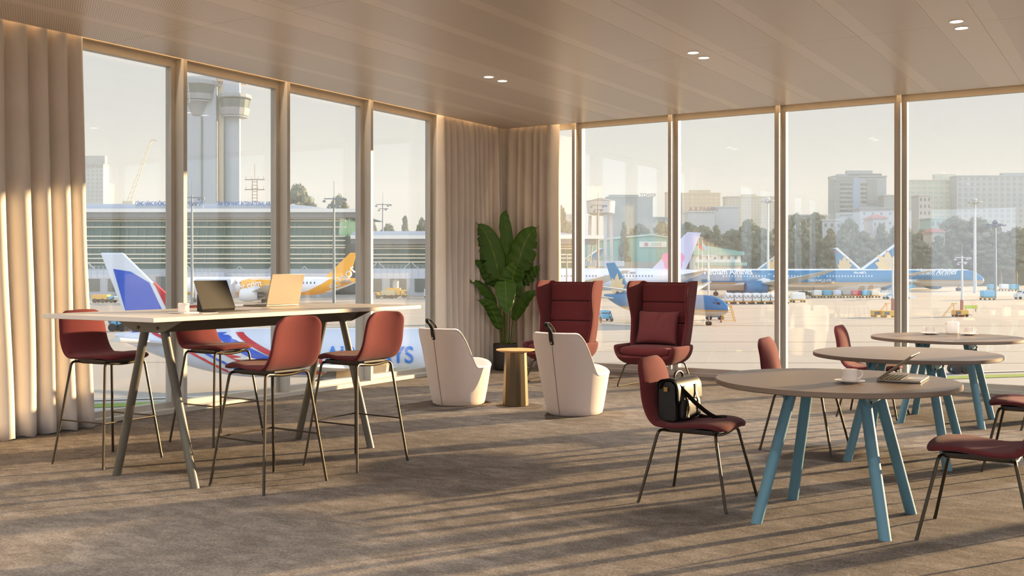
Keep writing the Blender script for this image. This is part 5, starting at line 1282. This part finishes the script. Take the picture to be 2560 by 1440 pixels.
truck('blue baggage tractor between the curtain and the striped tail', 262, 757, M_vb, M_vy, 5, 2.2, 1.8)
truck('light blue truck beyond the bar table, beside the striped tail', 312, 828, M_vb, M_vb, 3.2, 1.6, 2.2, PI)
van('small blue tug on the near taxiway under the round tables', 2398, 934, M_vb, 1.0, .5, .42, .1, 'tug', 'tug')
van('low blue tug beside the turboprop', 1787, 800, M_vb, 2.4, 1.2, .8, 0, 'tug', 'tug')
# boarding stairs
d = trk(0, 748); t = empty('boarding_stairs', at(2240, d, GZ), YAW, label='white and blue mobile boarding stairs beside the slender mast', cat='stairs')
m = MB(); m.prism([(-3, .5), (3.6, 3.6), (4.4, 3.6), (4.4, 3.2), (-2, .2)], -1.1, 1.1); m.build('flight', M_vb, t, smooth=0); MB().box(-2.5, 4.5, -1.2, 1.2, .3, .9).build('chassis', M_vw, t, smooth=0)
m = MB(); 
for sy in (-1.1, 1.1):
    m.bar((-3, sy, 1.7), (3.6, sy, 4.8), .1); m.bar((3.6, sy, 4.8), (4.4, sy, 4.8), .1)
    for i in range(6): m.bar((-3 + 1.3 * i, sy, .5 + .61 * i), (-3 + 1.3 * i, sy, 1.7 + .61 * i), .08)
m.build('handrail', M_vw, t, smooth=0); wheels(t, 7, 2.2, .35)
# yellow tripod stand
d = trk(0, 804); t = empty('maintenance_stand', at(1820, d, GZ), YAW, label='yellow splayed maintenance stand alone on the apron', cat='stand')
for x in (-1, 1):
    for y in (-.5, .5): MB().bar((x * .95, y, 0), (x * .38, y, 2.15), .09).build('leg', M_vy, t, smooth=0)
m = MB()
for i in range(6): z = .2 + i * .36; w_ = .95 - .57 * z / 2.15; m.bar((-w_, -.5, z), (w_, -.5, z), .05)
m.build('rungs', M_vy, t, smooth=0); MB().box(-.5, .5, -.6, .6, 2.1, 2.25).build('top_platform', M_vy, t, smooth=0)
# yellow generators and steps at the mast feet
def genset(label, u, v):
    d = trk(0, v); t = empty('ground_power_unit', at(u, d, GZ), YAW, label=label, cat='generator')
    MB().box(-1.1, 1.1, -.6, .6, .3, 1.05).build('housing', M_vy, t, bevel=.05); MB().box(-.9, -.1, -.62, -.6, .45, .9).build('vent_panel', M_nac, t, smooth=0); MB().bar((1.1, 0, .4), (1.9, 0, .25), .08).build('tow_bar', M_nac, t, smooth=0); wheels(t, 2.2, 1.2, .22)
genset('yellow ground power unit at the foot of the mast by the boarding stairs', 2222, 794); genset('yellow ground power unit at the foot of the mast by the ladder', 2400, 792); genset('grey-yellow ground power unit beside the hidden ladder', 2197, 793)
for u, lb in ((2376, 'yellow mobile ladder leaning up beside the red and white mast foot'), (2209, 'yellow mobile ladder beside the mast by the boarding stairs')):
    d = trk(0, 792); t = empty('mobile_ladder', at(u, d, GZ), YAW, label=lb, cat='ladder'); m = MB()
    for y in (-.3, .3): m.bar((-1.2, y, 0), (.5, y, 2.1), .07)
    for i in range(7): m.bar((-1.2 + .24 * i, -.3, .3 * i), (-1.2 + .24 * i, .3, .3 * i), .05)
    m.build('steps', M_vy, t, smooth=0); MB().bar((.5, 0, 0), (.5, 0, 2.1), .08).build('support', M_vy, t, smooth=0); MB().box(.3, .9, -.35, .35, 2.0, 2.1).build('platform', M_vy, t, smooth=0)
# fallen traffic sign
d = trk(0, 779); t = empty('taxi_sign', at(2427, d, GZ), YAW, label='low yellow-green taxiway sign on the apron', cat='sign'); MB().box(-1.1, 1.1, -.1, .1, .5, 1.1).build('board', mat('sign_lime', rgb(190, 206, 90), .5), t, smooth=0); MB().box(-.9, -.8, -.05, .05, 0, .5).build('post', M_nac, t, smooth=0); MB().box(.8, .9, -.05, .05, 0, .5).build('post', M_nac, t, smooth=0)
for u, v, lb in ((1502, 807, 'small dark traffic cone beside the blue van'), (1803, 806, 'small traffic cone at the foot of the maintenance stand')):
    o = MB().lathe([(.22, 0), (.22, .04), (.14, .04), (.03, .62), (0, .62)], 12).build('traffic_cone', mat('cone_maroon', rgb(120, 70, 66), .6)); o.location = at(u, trk(0, v), GZ); tag(o, lb, 'cone')
# worker beside the van
def person(u, v, label, H=1.62):
    d = trk(0, v); t = empty('person', at(u, d, GZ), YAW + .3, label=label, cat='person')
    nodes = [((0, 0, .93), .13), ((0, 0, 1.15), .13), ((0, 0, 1.38), .15), ((0, 0, 1.52), .06), ((0, .01, 1.66), .10), ((0, .01, 1.78), .08), ((-.18, 0, 1.40), .06), ((-.24, .02, 1.15), .045), ((-.22, -.06, .92), .035), ((.18, 0, 1.40), .06), ((.25, .02, 1.16), .045), ((.24, -.05, .93), .035), ((-.10, 0, .88), .09), ((-.12, -.02, .48), .065), ((-.13, .02, .08), .045), ((-.13, -.12, .04), .04), ((.10, 0, .88), .09), ((.13, -.05, .48), .065), ((.15, 0, .08), .045), ((.15, -.14, .04), .04)]
    ed = [(0, 1), (1, 2), (2, 3), (3, 4), (4, 5), (2, 6), (6, 7), (7, 8), (2, 9), (9, 10), (10, 11), (0, 12), (12, 13), (13, 14), (14, 15), (0, 16), (16, 17), (17, 18), (18, 19)]
    me = bpy.data.meshes.new('body'); me.from_pydata([n[0] for n in nodes], ed, []); me.materials.append(mat('workwear_navy', rgb(50, 62, 84), .8)); o = bpy.data.objects.new('body', me); COL.objects.link(o); o.parent = t
    bm = bmesh.new(); bm.from_mesh(me); sk = bm.verts.layers.skin.verify()
    for i, v_ in enumerate(bm.verts): v_[sk].radius = (nodes[i][1],) * 2; v_[sk].use_root = (i == 0)
    bm.to_mesh(me); bm.free()
    o.modifiers.new('k', 'SKIN'); q = o.modifiers.new('u', 'SUBSURF'); q.render_levels = 1
    MB().ico((0, .01, 1.73), .105, 2).build('cap', mat('cap_dark', rgb(36, 36, 40), .8), t); t.scale = (H / 1.85,) * 3
    m = MB(); m.loft([[V((.21 * math.cos(a * PI / 8), .13 * math.sin(a * PI / 8), z)) for a in range(16)] for z in (1.0, 1.2, 1.42)]); m.build('vest', mat('vest_cyan', rgb(120, 170, 190), .7), t)
person(1526, 805, 'person in dark workwear and a pale vest standing behind the blue van', 1.5)
person(2378, 936, 'person in dark workwear standing beside the small blue tug', .55)
# ================= evening haze over the airfield
hz = bpy.data.materials.new('evening_haze'); hz.use_nodes = True; N = hz.node_tree.nodes; L = hz.node_tree.links; N.remove(N['Principled BSDF'])
vs = N.new('ShaderNodeVolumeScatter'); vs.inputs['Density'].default_value = HAZE; vs.inputs['Anisotropy'].default_value = .0; vs.inputs['Color'].default_value = (.80, .92, 1, 1)
L.new(vs.outputs[0], N['Material Output'].inputs['Volume'])
M = Matrix.Translation(at(1280, 0, 0)) @ Matrix.Rotation(YAW, 4, 'Z')
o = MB().box(-700, 700, 95, 1000, GZ - 2, 80, M).build('haze', hz, smooth=0); tag(o, 'pale evening haze over the apron and the city', 'haze', kind='stuff')
